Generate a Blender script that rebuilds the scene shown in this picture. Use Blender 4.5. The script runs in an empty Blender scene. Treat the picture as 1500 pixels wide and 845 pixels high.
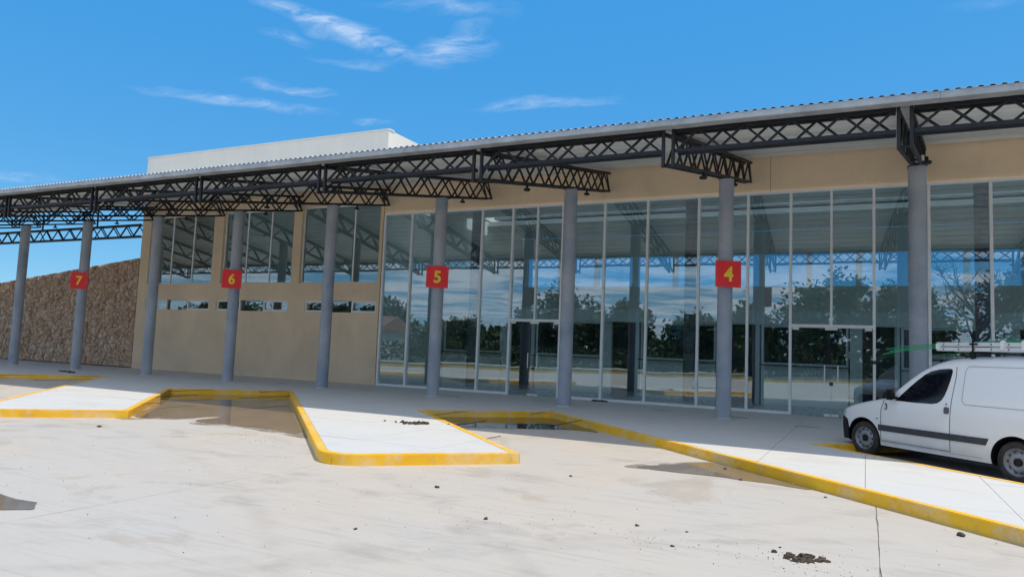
import bpy, bmesh, math, random
from mathutils import Vector, Matrix, noise as mnoise
random.seed(11)
sc = bpy.context.scene
C = sc.collection
R = math.radians
SQ = math.sqrt(2.0)

# ------------------------------------------------------------------ camera
cam_d = bpy.data.cameras.new("camera")
cam = bpy.data.objects.new("camera", cam_d)
C.objects.link(cam)
cam_d.sensor_width = 36.0
cam_d.lens = 25.37
cam_d.clip_start = 0.05
cam_d.clip_end = 5000
rx = Vector((0.89777298, 0.43865552, 0.03981225))
ux = Vector((0.00156714, -0.0935688, 0.99561158))
fx = Vector((-0.4404557, 0.89377078, 0.08469098))
M = Matrix.Identity(4)
for i in range(3):
    M[i][0], M[i][1], M[i][2] = rx[i], ux[i], -fx[i]
M[0][3], M[1][3], M[2][3] = 0, 0, 1.5
cam.matrix_world = M
sc.camera = cam

# ------------------------------------------------------------------ sky, sun, exposure
SUN_EL = 67.0
world = bpy.data.worlds.new("World")
sc.world = world
world.use_nodes = True
nt = world.node_tree
for n in list(nt.nodes):
    nt.nodes.remove(n)


def wn(t, **kw):
    n = nt.nodes.new(t)
    for k, v in kw.items():
        setattr(n, k, v)
    return n


sky = wn('ShaderNodeTexSky', sky_type='NISHITA')
sky.sun_disc = False
sky.sun_elevation = R(SUN_EL)
sky.sun_rotation = R(90)
sky.altitude = 200
sky.air_density = 0.7
sky.dust_density = 0.0
sky.ozone_density = 2.0
# the deep, even blue the photograph records: less horizon glare, more blue overall
tint = wn('ShaderNodeMixRGB', blend_type='MULTIPLY'); tint.inputs['Fac'].default_value = 1
tint.inputs['Color2'].default_value = (.61, .58, .27, 1)
nt.links.new(sky.outputs[0], tint.inputs['Color1'])
hsv = wn('ShaderNodeMixRGB', blend_type='ADD'); hsv.inputs['Fac'].default_value = 1
hsv.inputs['Color2'].default_value = (.04, 2.35, 6.6, 1)
nt.links.new(tint.outputs[0], hsv.inputs['Color1'])
tc = wn('ShaderNodeTexCoord')
sep = wn('ShaderNodeSeparateXYZ')
nt.links.new(tc.outputs['Generated'], sep.inputs[0])
zc = wn('ShaderNodeMath', operation='MAXIMUM')
zc.inputs[1].default_value = 0.04
nt.links.new(sep.outputs['Z'], zc.inputs[0])
dx = wn('ShaderNodeMath', operation='DIVIDE')
dy = wn('ShaderNodeMath', operation='DIVIDE')
nt.links.new(sep.outputs['X'], dx.inputs[0]); nt.links.new(zc.outputs[0], dx.inputs[1])
nt.links.new(sep.outputs['Y'], dy.inputs[0]); nt.links.new(zc.outputs[0], dy.inputs[1])
cmb = wn('ShaderNodeCombineXYZ')
nt.links.new(dx.outputs[0], cmb.inputs['X']); nt.links.new(dy.outputs[0], cmb.inputs['Y'])
# thin cirrus wisps: soft elongated patches on the cloud layer, broken up by noise
warp = wn('ShaderNodeTexNoise'); warp.inputs['Scale'].default_value = 3.2; warp.inputs['Detail'].default_value = 4
nt.links.new(cmb.outputs[0], warp.inputs['Vector'])
wsub = wn('ShaderNodeVectorMath', operation='SUBTRACT'); wsub.inputs[1].default_value = (.5, .5, .5)
nt.links.new(warp.outputs['Color'], wsub.inputs[0])
wsc = wn('ShaderNodeVectorMath', operation='SCALE'); wsc.inputs['Scale'].default_value = 0.32
nt.links.new(wsub.outputs[0], wsc.inputs[0])
wad = wn('ShaderNodeVectorMath', operation='ADD')
nt.links.new(cmb.outputs[0], wad.inputs[0]); nt.links.new(wsc.outputs[0], wad.inputs[1])
acc = None
for (cx, cy, hl, hw, ang, amp) in [(-1.52, 1.74, .44, .10, 72, 1.25), (-1.24, 2.0, .26, .12, -40, 1.0), (-1.13, 1.73, .24, .08, 25, .6),
                                   (-2.36, 2.16, .46, .085, 40, .75), (-2.03, 2.11, .20, .07, 38, .85), (-2.0, 2.57, .12, .09, 20, .8),
                                   (-1.17, 2.62, .36, .07, 11, .7), (-1.72, 1.72, .14, .06, 50, .5), (-5.1, 2.7, .5, .2, 20, .45),
                                   (.3, 2.25, .12, .04, 15, .25), (-1.62, 1.98, .16, .05, 30, .5)]:
    mp = wn('ShaderNodeMapping', vector_type='TEXTURE')
    mp.inputs['Location'].default_value = (cx, cy, 0)
    mp.inputs['Rotation'].default_value = (0, 0, R(ang))
    mp.inputs['Scale'].default_value = (hl, hw, 1)
    nt.links.new(wad.outputs[0], mp.inputs['Vector'])
    gr = wn('ShaderNodeTexGradient', gradient_type='SPHERICAL')
    nt.links.new(mp.outputs[0], gr.inputs['Vector'])
    ml = wn('ShaderNodeMath', operation='MULTIPLY'); ml.inputs[1].default_value = amp
    nt.links.new(gr.outputs['Fac'], ml.inputs[0])
    if acc is None:
        acc = ml
    else:
        ad = wn('ShaderNodeMath', operation='ADD')
        nt.links.new(acc.outputs[0], ad.inputs[0]); nt.links.new(ml.outputs[0], ad.inputs[1])
        acc = ad
mp2 = wn('ShaderNodeMapping'); mp2.inputs['Rotation'].default_value = (0, 0, R(-35)); mp2.inputs['Scale'].default_value = (5.0, 11.0, 1)
nt.links.new(wad.outputs[0], mp2.inputs['Vector'])
fn = wn('ShaderNodeTexNoise'); fn.inputs['Scale'].default_value = 1.6; fn.inputs['Detail'].default_value = 7; fn.inputs['Roughness'].default_value = .62
nt.links.new(mp2.outputs[0], fn.inputs['Vector'])
fr = wn('ShaderNodeMapRange'); fr.inputs['From Min'].default_value = .33; fr.inputs['From Max'].default_value = .80
nt.links.new(fn.outputs['Fac'], fr.inputs['Value'])
cm = wn('ShaderNodeMath', operation='MULTIPLY')
nt.links.new(acc.outputs[0], cm.inputs[0]); nt.links.new(fr.outputs[0], cm.inputs[1])
cl = wn('ShaderNodeMath', operation='MULTIPLY', use_clamp=True); cl.inputs[1].default_value = .66
nt.links.new(cm.outputs[0], cl.inputs[0])
# a field of broken fair-weather cloud over the half of the sky behind the viewer (pale bands show in the glass; extra cover added as fill light)
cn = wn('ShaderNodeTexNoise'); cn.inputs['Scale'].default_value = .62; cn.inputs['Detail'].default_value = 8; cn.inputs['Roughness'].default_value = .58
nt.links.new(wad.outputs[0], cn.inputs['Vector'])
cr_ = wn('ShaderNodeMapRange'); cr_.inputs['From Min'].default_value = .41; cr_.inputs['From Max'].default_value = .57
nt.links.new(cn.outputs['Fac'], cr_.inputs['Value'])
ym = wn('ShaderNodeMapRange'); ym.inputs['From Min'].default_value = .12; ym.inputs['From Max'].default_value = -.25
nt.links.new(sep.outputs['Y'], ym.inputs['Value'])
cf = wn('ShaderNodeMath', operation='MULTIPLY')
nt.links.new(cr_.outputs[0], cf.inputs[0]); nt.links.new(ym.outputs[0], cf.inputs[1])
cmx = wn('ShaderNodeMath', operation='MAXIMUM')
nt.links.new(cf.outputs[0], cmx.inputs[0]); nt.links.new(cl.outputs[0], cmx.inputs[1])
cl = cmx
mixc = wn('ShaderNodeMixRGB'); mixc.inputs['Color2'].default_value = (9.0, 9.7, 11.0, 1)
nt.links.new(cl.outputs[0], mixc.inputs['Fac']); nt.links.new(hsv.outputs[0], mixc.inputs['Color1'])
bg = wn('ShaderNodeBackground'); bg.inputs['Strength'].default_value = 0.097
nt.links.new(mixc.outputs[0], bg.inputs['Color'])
wo = wn('ShaderNodeOutputWorld')
nt.links.new(bg.outputs[0], wo.inputs['Surface'])

sun_d = bpy.data.lights.new("sun", 'SUN')
sun_d.energy = 3.2
sun_d.angle = R(0.5)
sun_d.color = (1.0, 0.90, 0.75)
sun = bpy.data.objects.new("sun", sun_d)
C.objects.link(sun)
sun.location = (20, 0, 40)
sun.rotation_euler = Vector((-math.cos(R(SUN_EL)), 0.0, -math.sin(R(SUN_EL)))).to_track_quat('-Z', 'Y').to_euler()

sc.view_settings.view_transform = 'Standard'
sc.view_settings.look = 'None'
sc.view_settings.exposure = 0.1
sc.view_settings.gamma = 1.0
sc.view_settings.use_curve_mapping = False
sc.render.engine = 'CYCLES'
sc.cycles.use_denoising = True
sc.cycles.max_bounces = 6
sc.cycles.diffuse_bounces = 4
sc.cycles.glossy_bounces = 3
sc.cycles.transparent_max_bounces = 16
sc.cycles.sample_clamp_indirect = 6.0

# ------------------------------------------------------------------ materials


class NM:
    """small wrapper round a material's node tree"""

    def __init__(s, name):
        s.m = bpy.data.materials.new(name)
        s.m.use_nodes = True
        s.t = s.m.node_tree
        s.b = s.t.nodes['Principled BSDF']
        s.out = s.t.nodes['Material Output']
        s.pos = None

    def n(s, t, **kw):
        x = s.t.nodes.new(t)
        for k, v in kw.items():
            setattr(x, k, v)
        return x

    def l(s, a, b):
        s.t.links.new(a, b)

    def P(s, scale=(1, 1, 1), rot=(0, 0, 0)):
        if s.pos is None:
            s.pos = s.n('ShaderNodeNewGeometry')
        mp = s.n('ShaderNodeMapping')
        mp.inputs['Scale'].default_value = scale
        mp.inputs['Rotation'].default_value = rot
        s.l(s.pos.outputs['Position'], mp.inputs['Vector'])
        return mp.outputs[0]

    def noise(s, vec, scale, detail=4, rough=.55, dist=0):
        x = s.n('ShaderNodeTexNoise')
        x.inputs['Scale'].default_value = scale
        x.inputs['Detail'].default_value = detail
        x.inputs['Roughness'].default_value = rough
        x.inputs['Distortion'].default_value = dist
        s.l(vec, x.inputs['Vector'])
        return x.outputs['Fac']

    def rng(s, v, a, b, c=0., d=1.):
        x = s.n('ShaderNodeMapRange')
        x.inputs['From Min'].default_value = a
        x.inputs['From Max'].default_value = b
        x.inputs['To Min'].default_value = c
        x.inputs['To Max'].default_value = d
        s.l(v, x.inputs['Value'])
        return x.outputs[0]

    def mix(s, fac, c1, c2, mode='MIX'):
        x = s.n('ShaderNodeMixRGB', blend_type=mode)
        for sock, v in (('Fac', fac), ('Color1', c1), ('Color2', c2)):
            if isinstance(v, (int, float)):
                x.inputs[sock].default_value = v
            elif isinstance(v, tuple):
                x.inputs[sock].default_value = (*v, 1) if len(v) == 3 else v
            else:
                s.l(v, x.inputs[sock])
        return x.outputs[0]

    def mul(s, a, b):
        x = s.n('ShaderNodeMath', operation='MULTIPLY')
        for i, v in enumerate((a, b)):
            if isinstance(v, (int, float)):
                x.inputs[i].default_value = v
            else:
                s.l(v, x.inputs[i])
        return x.outputs[0]

    def bump(s, h, strength, dist=.01):
        x = s.n('ShaderNodeBump')
        x.inputs['Strength'].default_value = strength
        x.inputs['Distance'].default_value = dist
        s.l(h, x.inputs['Height'])
        s.l(x.outputs[0], s.b.inputs['Normal'])

    def col(s, v):
        if isinstance(v, tuple):
            s.b.inputs['Base Color'].default_value = (*v, 1)
        else:
            s.l(v, s.b.inputs['Base Color'])

    def rough(s, v):
        if isinstance(v, (int, float)):
            s.b.inputs['Roughness'].default_value = v
        else:
            s.l(v, s.b.inputs['Roughness'])


MT = {}


def mk(name, base, rough=.6, var=.12, scale=2.5, metal=0., bump=0., bscale=60., col2=None, spec=.5, perobj=0.):
    k = NM(name)
    c1 = tuple(max(0, c * (1 - var)) for c in base)
    c2 = col2 or tuple(min(1, c * (1 + var)) for c in base)
    f = k.rng(k.noise(k.P(), scale, 6, .6), .3, .7)
    c = k.mix(f, c1, c2)
    if perobj:
        oi = k.n('ShaderNodeObjectInfo')
        hv = k.n('ShaderNodeHueSaturation')
        k.l(k.rng(oi.outputs['Random'], 0, 1, 1 - perobj, 1 + perobj), hv.inputs['Value'])
        k.l(c, hv.inputs['Color'])
        c = hv.outputs[0]
    k.col(c)
    k.rough(k.rng(k.noise(k.P(), scale * 3.1, 4), .3, .7, max(.02, rough - .1), min(1, rough + .1)))
    k.b.inputs['Metallic'].default_value = metal
    k.b.inputs['Specular IOR Level'].default_value = spec
    if bump:
        k.bump(k.noise(k.P(), bscale, 5), bump, .01)
    MT[name] = k.m
    return k.m


ROAD_Z = -.15


def concrete(name, base, warm, cool, stain=.35, streak=(.35, 1.6, 1), tyre=False):
    k = NM(name)
    f1 = k.rng(k.noise(k.P(), .22, 4, .55, .6), .35, .65)
    c = k.mix(f1, warm, cool)
    f2 = k.rng(k.noise(k.P(streak, (0, 0, R(12))), 1.1, 7, .62, 1.2), .36, .68)
    c = k.mix(k.mul(f2, .55), c, base)
    # grey dirt in soft clouds and trowel marks
    f3 = k.rng(k.noise(k.P((1, 1.7, 1), (0, 0, R(-20))), .75, 6, .66, .4), .55, .78)
    c = k.mix(k.mul(f3, stain), c, tuple(b * .62 for b in base))
    f4 = k.rng(k.noise(k.P((.5, 5, 1), (0, 0, R(8))), 2.3, 5, .6, .8), .52, .75)
    c = k.mix(k.mul(f4, stain * .55), c, tuple(b * .74 for b in base))
    f5 = k.rng(k.noise(k.P(), 55, 3, .7), .35, .75)
    c = k.mix(k.mul(f5, .16), c, tuple(b * .6 for b in base))
    f6 = k.rng(k.noise(k.P(), 6.5, 4, .7), .72, .80)
    c = k.mix(k.mul(f6, .3), c, (.16, .13, .10))
    # dried mud film with an outline of its own
    f7 = k.rng(k.noise(k.P((1, 1, 1)), .33, 6, .62, 1.4), .585, .64)
    c = k.mix(k.mul(f7, stain * .5), c, (.40, .335, .265))
    if tyre:
        br = k.rng(k.noise(k.P(), 2.2, 5, .65), .38, .66)
        for (cx, cy, rad) in ((-16.0, -9.0, 17.9), (-16.0, -9.0, 19.7), (9.0, -6.0, 14.6), (9.0, -6.0, 16.4), (-30., 30., 36.5), (-30., 30., 38.3)):
            vm = k.n('ShaderNodeVectorMath', operation='DISTANCE'); vm.inputs[1].default_value = (cx, cy, ROAD_Z)
            k.l(k.P(), vm.inputs[0])
            sb = k.n('ShaderNodeMath', operation='SUBTRACT'); sb.inputs[1].default_value = rad; k.l(vm.outputs['Value'], sb.inputs[0])
            ab = k.n('ShaderNodeMath', operation='ABSOLUTE'); k.l(sb.outputs[0], ab.inputs[0])
            band = k.rng(ab.outputs[0], .16, .05, 0., 1.)
            c = k.mix(k.mul(k.mul(band, br), .17), c, (.20, .18, .16))
        oil = k.rng(k.noise(k.P(), .85, 3, .5), .70, .76)
        c = k.mix(k.mul(oil, .30), c, (.20, .18, .16))
    k.col(c)
    k.rough(k.rng(f2, 0, 1, .72, .9))
    k.b.inputs['Specular IOR Level'].default_value = .3
    k.bump(k.noise(k.P(), 38, 6, .7), .35, .006)
    MT[name] = k.m


concrete('road_concrete', (.545, .50, .445), (.56, .49, .41), (.515, .495, .465), .95, tyre=True)
concrete('paving_concrete', (.64, .635, .615), (.635, .625, .60), (.61, .625, .63), .34)
mk('joint_dirt', (.33, .30, .27), .9, .35, 8)
mk('joint_sand', (.40, .385, .36), .9, .3, 8)
mk('floor_tile', (.60, .59, .55), .25, .08, 1.5)


def kerb_mat():
    k = NM('kerb_paint')
    f = k.rng(k.noise(k.P(), 1.3, 5, .6), .35, .65)
    c = k.mix(f, (.86, .46, .012), (.90, .53, .03))
    w = k.rng(k.noise(k.P(), 1.7, 6, .68, .8), .46, .64)
    c = k.mix(k.mul(w, .62), c, (.76, .60, .38))       # paint worn thin and chalky
    w2 = k.rng(k.noise(k.P((1, 1, 1.4)), 7, 7, .75), .60, .66)
    c = k.mix(k.mul(w2, .8), c, (.55, .50, .42))      # chips
    d = k.rng(k.noise(k.P(), 3.1, 5, .7, 1), .55, .75)
    c = k.mix(k.mul(d, .42), c, (.33, .24, .13))       # dirt
    rb = k.rng(k.noise(k.P((.6, .6, 3)), 2.4, 7, .72, .6), .62, .70)
    c = k.mix(k.mul(rb, .5), c, (.12, .10, .075))
    k.col(c)
    k.rough(.62)
    k.b.inputs['Specular IOR Level'].default_value = .35
    k.bump(k.noise(k.P(), 45, 5, .7), .4, .006)
    MT['kerb_paint'] = k.m


kerb_mat()


def plaster(name, base, var=.10, streak=.2):
    k = NM(name)
    f = k.rng(k.noise(k.P(), .55, 6, .6, .5), .32, .68)
    c = k.mix(f, tuple(b * (1 - var) for b in base), tuple(b * (1 + var * .6) for b in base))
    s = k.rng(k.noise(k.P((2.2, 2.2, .12)), 1.6, 5, .6), .52, .74)
    c = k.mix(k.mul(s, streak * .55), c, tuple(b * .68 for b in base))
    k.col(c)
    k.rough(.9)
    k.b.inputs['Specular IOR Level'].default_value = .2
    st2 = k.rng(k.noise(k.P((6, 6, .25)), 1.0, 5, .65), .60, .70)
    k.col(k.mix(k.mul(st2, streak * .3), c, tuple(b * .55 for b in base)))
    k.bump(k.noise(k.P(), 70, 5, .7), .35, .006)
    MT[name] = k.m


plaster('beige_plaster', (.86, .675, .475), .10, .24)
plaster('white_plaster', (.90, .83, .72), .05, .2)
plaster('grey_partition', (.74, .76, .72), .05, .05)
plaster('counter_white', (.86, .86, .82), .04, .05)
mk('ceiling_dark', (.70, .70, .66), .8, .1, 1)
mk('column_paint', (.33, .395, .49), .5, .2, 1.3, bump=.15, bscale=24, col2=(.45, .465, .50))
mk('black_steel', (.011, .012, .016), .55, .35, 6, bump=.08)
mk('galvanised', (.40, .43, .45), .45, .28, 2.2, metal=.3, col2=(.52, .55, .57))
mk('roof_metal', (.62, .64, .65), .38, .14, 1.5, metal=.4)
mk('soffit_white', (.84, .84, .80), .55, .08, 1.1, perobj=.10)
mk('aluminium_white', (.90, .91, .91), .4, .04, 4)
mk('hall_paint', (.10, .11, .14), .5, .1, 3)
mk('dark_frame', (.05, .055, .06), .4, .1, 4)
mk('sign_red', (.92, .012, .02), .38, .10, 3)
mk('sign_edge', (.78, .07, .05), .4, .1, 3)
mk('sign_yellow', (.98, .72, .02), .45, .06, 5)
mk('mud', (.075, .052, .036), .95, .45, 18, bump=.9, bscale=55)
mk('mortar', (.24, .175, .125), .95, .25, 6, bump=.5)
mk('tree_bark', (.10, .075, .055), .9, .3, 5, bump=.6)
mk('asphalt', (.055, .055, .057), .9, .2, 4)
mk('grass_ground', (.10, .115, .045), .95, .4, .6)
mk('grass_blade', (.07, .11, .025), .9, .4, 2)
mk('house_wall', (.68, .66, .60), .9, .1, 1)
mk('house_roof', (.30, .14, .09), .8, .2, 2)
mk('wet_black', (.012, .012, .014), .3, .2, 5)
mk('rubber', (.022, .021, .020), .85, .3, 12, bump=.3, col2=(.06, .05, .042))
mk('plastic_black', (.010, .011, .013), .55, .15, 10, spec=.3)
mk('panel_shadow', (.42, .43, .45), .6, .05, 5)
mk('strip_grey', (.052, .054, .062), .6, .12, 8)
mk('plastic_grey', (.10, .102, .115), .55, .1, 10)
mk('wheel_steel', (.30, .31, .33), .45, .3, 10, metal=.4)
mk('ladder_aluminium', (.66, .67, .68), .38, .08, 6, metal=.3)
mk('pole_green', (.015, .36, .14), .45, .15, 6)
mk('lamp_white', (.75, .75, .73), .4, .05, 5)
mk('paper', (.7, .7, .66), .8, .05, 5)


def stone_mat():
    k = NM('field_stone')
    oi = k.n('ShaderNodeObjectInfo')
    geo = k.n('ShaderNodeNewGeometry')
    r1 = k.n('ShaderNodeTexWhiteNoise', noise_dimensions='1D')
    addn = k.n('ShaderNodeMath', operation='ADD')
    k.l(oi.outputs['Random'], addn.inputs[0]); k.l(geo.outputs['Random Per Island'], addn.inputs[1])
    k.l(addn.outputs[0], r1.inputs['W'])
    rp = k.n('ShaderNodeValToRGB')
    cols = [(.0, (.55, .35, .23)), (.2, (.80, .57, .40)), (.42, (.68, .47, .33)), (.6, (.90, .71, .53)), (.8, (.58, .42, .31)), (1., (.82, .59, .42))]
    rp.color_ramp.elements[0].color = (*cols[0][1], 1)
    rp.color_ramp.elements[1].color = (*cols[-1][1], 1)
    for p, c in cols[1:-1]:
        e = rp.color_ramp.elements.new(p); e.color = (*c, 1)
    k.l(r1.outputs['Value'], rp.inputs['Fac'])
    f = k.rng(k.noise(k.P(), 7, 6, .65), .35, .7)
    c = k.mix(k.mul(f, .5), rp.outputs[0], (.28, .19, .14))
    f2 = k.rng(k.noise(k.P(), 1.0, 4, .6), .5, .7)
    c = k.mix(k.mul(f2, .3), c, (.58, .47, .40))
    k.col(c); k.rough(.92)
    k.b.inputs['Specular IOR Level'].default_value = .2
    k.bump(k.noise(k.P(), 22, 6, .7), .8, .02)
    MT['field_stone'] = k.m


stone_mat()


def glass_mat(name, tint, f0, bump=.0):
    k = NM(name)
    k.t.nodes.remove(k.b)
    tr = k.n('ShaderNodeBsdfTransparent'); tr.inputs['Color'].default_value = (*tint, 1)
    gl = k.n('ShaderNodeBsdfGlossy'); gl.inputs['Roughness'].default_value = .0
    gl.inputs['Color'].default_value = (.90, .96, .97, 1)
    # Schlick reflectance, the same from both sides of the pane
    lw = k.n('ShaderNodeLayerWeight'); lw.inputs['Blend'].default_value = .5
    pw = k.n('ShaderNodeMath', operation='POWER'); pw.inputs[1].default_value = 5
    k.l(lw.outputs['Facing'], pw.inputs[0])
    fr_ = k.n('ShaderNodeMapRange'); fr_.inputs['To Min'].default_value = f0
    k.l(pw.outputs[0], fr_.inputs['Value'])
    if bump:
        b = k.n('ShaderNodeBump'); b.inputs['Strength'].default_value = bump; b.inputs['Distance'].default_value = .02
        k.l(k.noise(k.P((.8, .8, 1.0)), 1.1, 2, .45), b.inputs['Height'])
        k.l(b.outputs[0], gl.inputs['Normal'])
    mx = k.n('ShaderNodeMixShader')
    k.l(fr_.outputs[0], mx.inputs[0]); k.l(tr.outputs[0], mx.inputs[1]); k.l(gl.outputs[0], mx.inputs[2])
    if bump:
        df = k.n('ShaderNodeBsdfDiffuse'); df.inputs['Color'].default_value = (.55, .52, .46, 1)
        m2 = k.n('ShaderNodeMixShader')
        k.l(k.rng(k.noise(k.P((1.5, 1, .5)), 2.1, 6, .7), .42, .78, .003, .034), m2.inputs[0])
        k.l(mx.outputs[0], m2.inputs[1]); k.l(df.outputs[0], m2.inputs[2])
        mx = m2
    k.l(mx.outputs[0], k.out.inputs['Surface'])
    MT[name] = k.m


kk = NM('added_fill_panel')  # translucent panels added to let fill light into the hall
kk.t.nodes.remove(kk.b)
tl_ = kk.n('ShaderNodeBsdfTranslucent'); tl_.inputs['Color'].default_value = (.52, .56, .57, 1)
kk.l(tl_.outputs[0], kk.out.inputs['Surface'])
MT['added_fill_panel'] = kk.m
glass_mat('facade_glass', (.81, .91, .95), .165, .05)
glass_mat('clear_glass', (.55, .66, .70), .04)
gk = NM('car_glass'); gk.col((.004, .006, .012)); gk.rough(.04); gk.b.inputs['Specular IOR Level'].default_value = .45; MT['car_glass'] = gk.m


def paint_white():
    k = NM('van_paint')
    dirt = k.rng(k.noise(k.P(), 2.6, 5, .6), .35, .75)
    g = k.n('ShaderNodeSeparateXYZ')
    k.P(); k.l(k.pos.outputs['Position'], g.inputs[0])
    low = k.rng(g.outputs['Z'], .05, .55, 1., 0.)
    c = k.mix(k.mul(k.mul(dirt, low), .55), (.84, .84, .83), (.58, .52, .44))
    k.col(c); k.rough(.28)
    k.b.inputs['Coat Weight'].default_value = .5
    k.b.inputs['Coat Roughness'].default_value = .08
    MT['van_paint'] = k.m


paint_white()


def puddle_mat(name, base, rough=.015, murk=.5):
    k = NM(name)
    f = k.rng(k.noise(k.P((1, 1, 1), (0, 0, R(30))), 1.2, 5, .6, .6), .35, .65)
    k.col(k.mix(f, tuple(b * (1 - murk * .5) for b in base), base))
    k.rough(rough)
    k.b.inputs['IOR'].default_value = 1.33
    k.bump(k.noise(k.P(), 3, 2), .02, .004)
    MT[name] = k.m


puddle_mat('muddy_water', (.31, .225, .14))
puddle_mat('thin_mud_water', (.25, .195, .135), .06)
MT['thin_mud_water'].node_tree.nodes['Principled BSDF'].inputs['Specular IOR Level'].default_value = .2
MT['muddy_water'].node_tree.nodes['Principled BSDF'].inputs['Specular IOR Level'].default_value = .33
puddle_mat('dark_water', (.07, .065, .05))


def damp_mat():
    k = NM('damp_concrete')
    f = k.rng(k.noise(k.P(), 2.6, 6, .68, .6), .42, .62)
    k.col(k.mix(f, (.30, .255, .205), (.40, .355, .30)))
    k.rough(.55)
    al = k.rng(k.noise(k.P(), 1.9, 7, .7, .9), .40, .62, 0., .75)
    k.l(al, k.b.inputs['Alpha'])
    MT['damp_concrete'] = k.m


damp_mat()


def leaf_mat(name, c1, c2):
    k = NM(name)
    geo = k.n('ShaderNodeNewGeometry')
    k.col(k.mix(geo.outputs['Random Per Island'], c1, c2))
    k.rough(.6)
    k.b.inputs['Specular IOR Level'].default_value = .25
    MT[name] = k.m


leaf_mat('leaf_dark', (.022, .045, .012), (.06, .095, .025))
leaf_mat('leaf_mid', (.04, .07, .018), (.10, .13, .035))
leaf_mat('leaf_pale', (.09, .11, .04), (.17, .17, .07))

# ------------------------------------------------------------------ mesh helpers
WORG = {}


class MB:
    def __init__(s):
        s.v = []
        s.f = []

    def add(s, vs, fs):
        o = len(s.v)
        s.v += [tuple(v) for v in vs]
        s.f += [tuple(i + o for i in f) for f in fs]
        return s

    def box(s, x0, x1, y0, y1, z0, z1):
        return s.add([(x0, y0, z0), (x1, y0, z0), (x1, y1, z0), (x0, y1, z0), (x0, y0, z1), (x1, y0, z1), (x1, y1, z1), (x0, y1, z1)],
                     [(0, 3, 2, 1), (4, 5, 6, 7), (0, 1, 5, 4), (1, 2, 6, 5), (2, 3, 7, 6), (3, 0, 4, 7)])

    def bar(s, a, b, w, h, up=(0, 0, 1)):
        a, b = Vector(a), Vector(b)
        d = (b - a).normalized()
        up = Vector(up)
        sd = d.cross(up)
        if sd.length < 1e-4:
            sd = d.cross(Vector((1, 0, 0)))
        sd.normalize()
        u2 = sd.cross(d)
        vs = []
        for p in (a, b):
            for i, j in ((-1, -1), (1, -1), (1, 1), (-1, 1)):
                vs.append(p + sd * (w / 2 * i) + u2 * (h / 2 * j))
        return s.add(vs, [(3, 2, 1, 0), (4, 5, 6, 7), (0, 1, 5, 4), (1, 2, 6, 5), (2, 3, 7, 6), (3, 0, 4, 7)])

    def tube(s, pts, rad, n=10, caps=True):
        pts = [Vector(p) for p in pts]
        if not isinstance(rad, (list, tuple)):
            rad = [rad] * len(pts)
        rings = []
        prev = None
        for i, p in enumerate(pts):
            d = (pts[min(i + 1, len(pts) - 1)] - pts[max(i - 1, 0)]).normalized()
            if prev is None:
                a = d.cross(Vector((0, 0, 1)))
                if a.length < .05:
                    a = d.cross(Vector((1, 0, 0)))
            else:
                a = prev - d * prev.dot(d)
            a.normalize()
            prev = a
            b = d.cross(a)
            rings.append([p + (a * math.cos(t) + b * math.sin(t)) * rad[i] for t in [2 * math.pi * j / n for j in range(n)]])
        vs = [v for r_ in rings for v in r_]
        fs = []
        for i in range(len(rings) - 1):
            for j in range(n):
                fs.append((i * n + j, i * n + (j + 1) % n, (i + 1) * n + (j + 1) % n, (i + 1) * n + j))
        if caps:
            fs.append(tuple(range(n - 1, -1, -1)))
            fs.append(tuple(range((len(rings) - 1) * n, len(rings) * n)))
        return s.add(vs, fs)

    def prism(s, poly, z0, z1):
        """poly: list of (x, y), counter-clockwise"""
        n = len(poly)
        vs = [(x, y, z0) for x, y in poly] + [(x, y, z1) for x, y in poly]
        fs = [tuple(range(n - 1, -1, -1)), tuple(range(n, 2 * n))] + [(i, (i + 1) % n, n + (i + 1) % n, n + i) for i in range(n)]
        return s.add(vs, fs)

    def lathe(s, prof, axis_o, axis='Y', n=28):
        """prof: (radius, offset along axis)"""
        o = Vector(axis_o)
        vs, fs = [], []
        for (r_, a) in prof:
            for j in range(n):
                t = 2 * math.pi * j / n
                if axis == 'Y':
                    vs.append(o + Vector((r_ * math.cos(t), a, r_ * math.sin(t))))
                else:
                    vs.append(o + Vector((r_ * math.cos(t), r_ * math.sin(t), a)))
        for i in range(len(prof) - 1):
            for j in range(n):
                fs.append((i * n + j, i * n + (j + 1) % n, (i + 1) * n + (j + 1) % n, (i + 1) * n + j))
        return s.add(vs, fs)

    def mesh(s, name, smooth=False, angle=None):
        me = bpy.data.meshes.new(name)
        vs = s.v
        me.from_pydata(vs, [], s.f)
        me.update()
        if smooth:
            me.polygons.foreach_set('use_smooth', [True] * len(me.polygons))
            if angle is not None:
                try:
                    me.set_sharp_from_angle(angle=R(angle))
                except Exception:
                    pass
        return me

    def build(s, name, material, parent=None, smooth=False, angle=None, bevel=0., recalc=False):
        xs = [[v[i] for v in s.v] for i in range(3)]
        c = Vector([(min(a) + max(a)) / 2 for a in xs])
        c.z = min(xs[2])
        s.v = [(v[0] - c.x, v[1] - c.y, v[2] - c.z) for v in s.v]
        me = s.mesh(name, smooth, angle)
        if bevel or recalc:
            bm = bmesh.new(); bm.from_mesh(me)
            if recalc:
                bmesh.ops.recalc_face_normals(bm, faces=bm.faces)
            if bevel:
                bmesh.ops.bevel(bm, geom=list(bm.edges), offset=bevel, segments=2, affect='EDGES', clamp_overlap=True)
            bm.to_mesh(me); bm.free()
        return link(name, me, material, c, parent)


def link(name, me, material, loc, parent=None):
    o = bpy.data.objects.new(name, me)
    C.objects.link(o)
    if material and not me.materials:
        me.materials.append(MT[material])
    c = Vector(loc)
    WORG[o] = c
    if parent is not None:
        o.parent = parent
        o.location = c - WORG[parent]
    else:
        o.location = c
    return o


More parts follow.
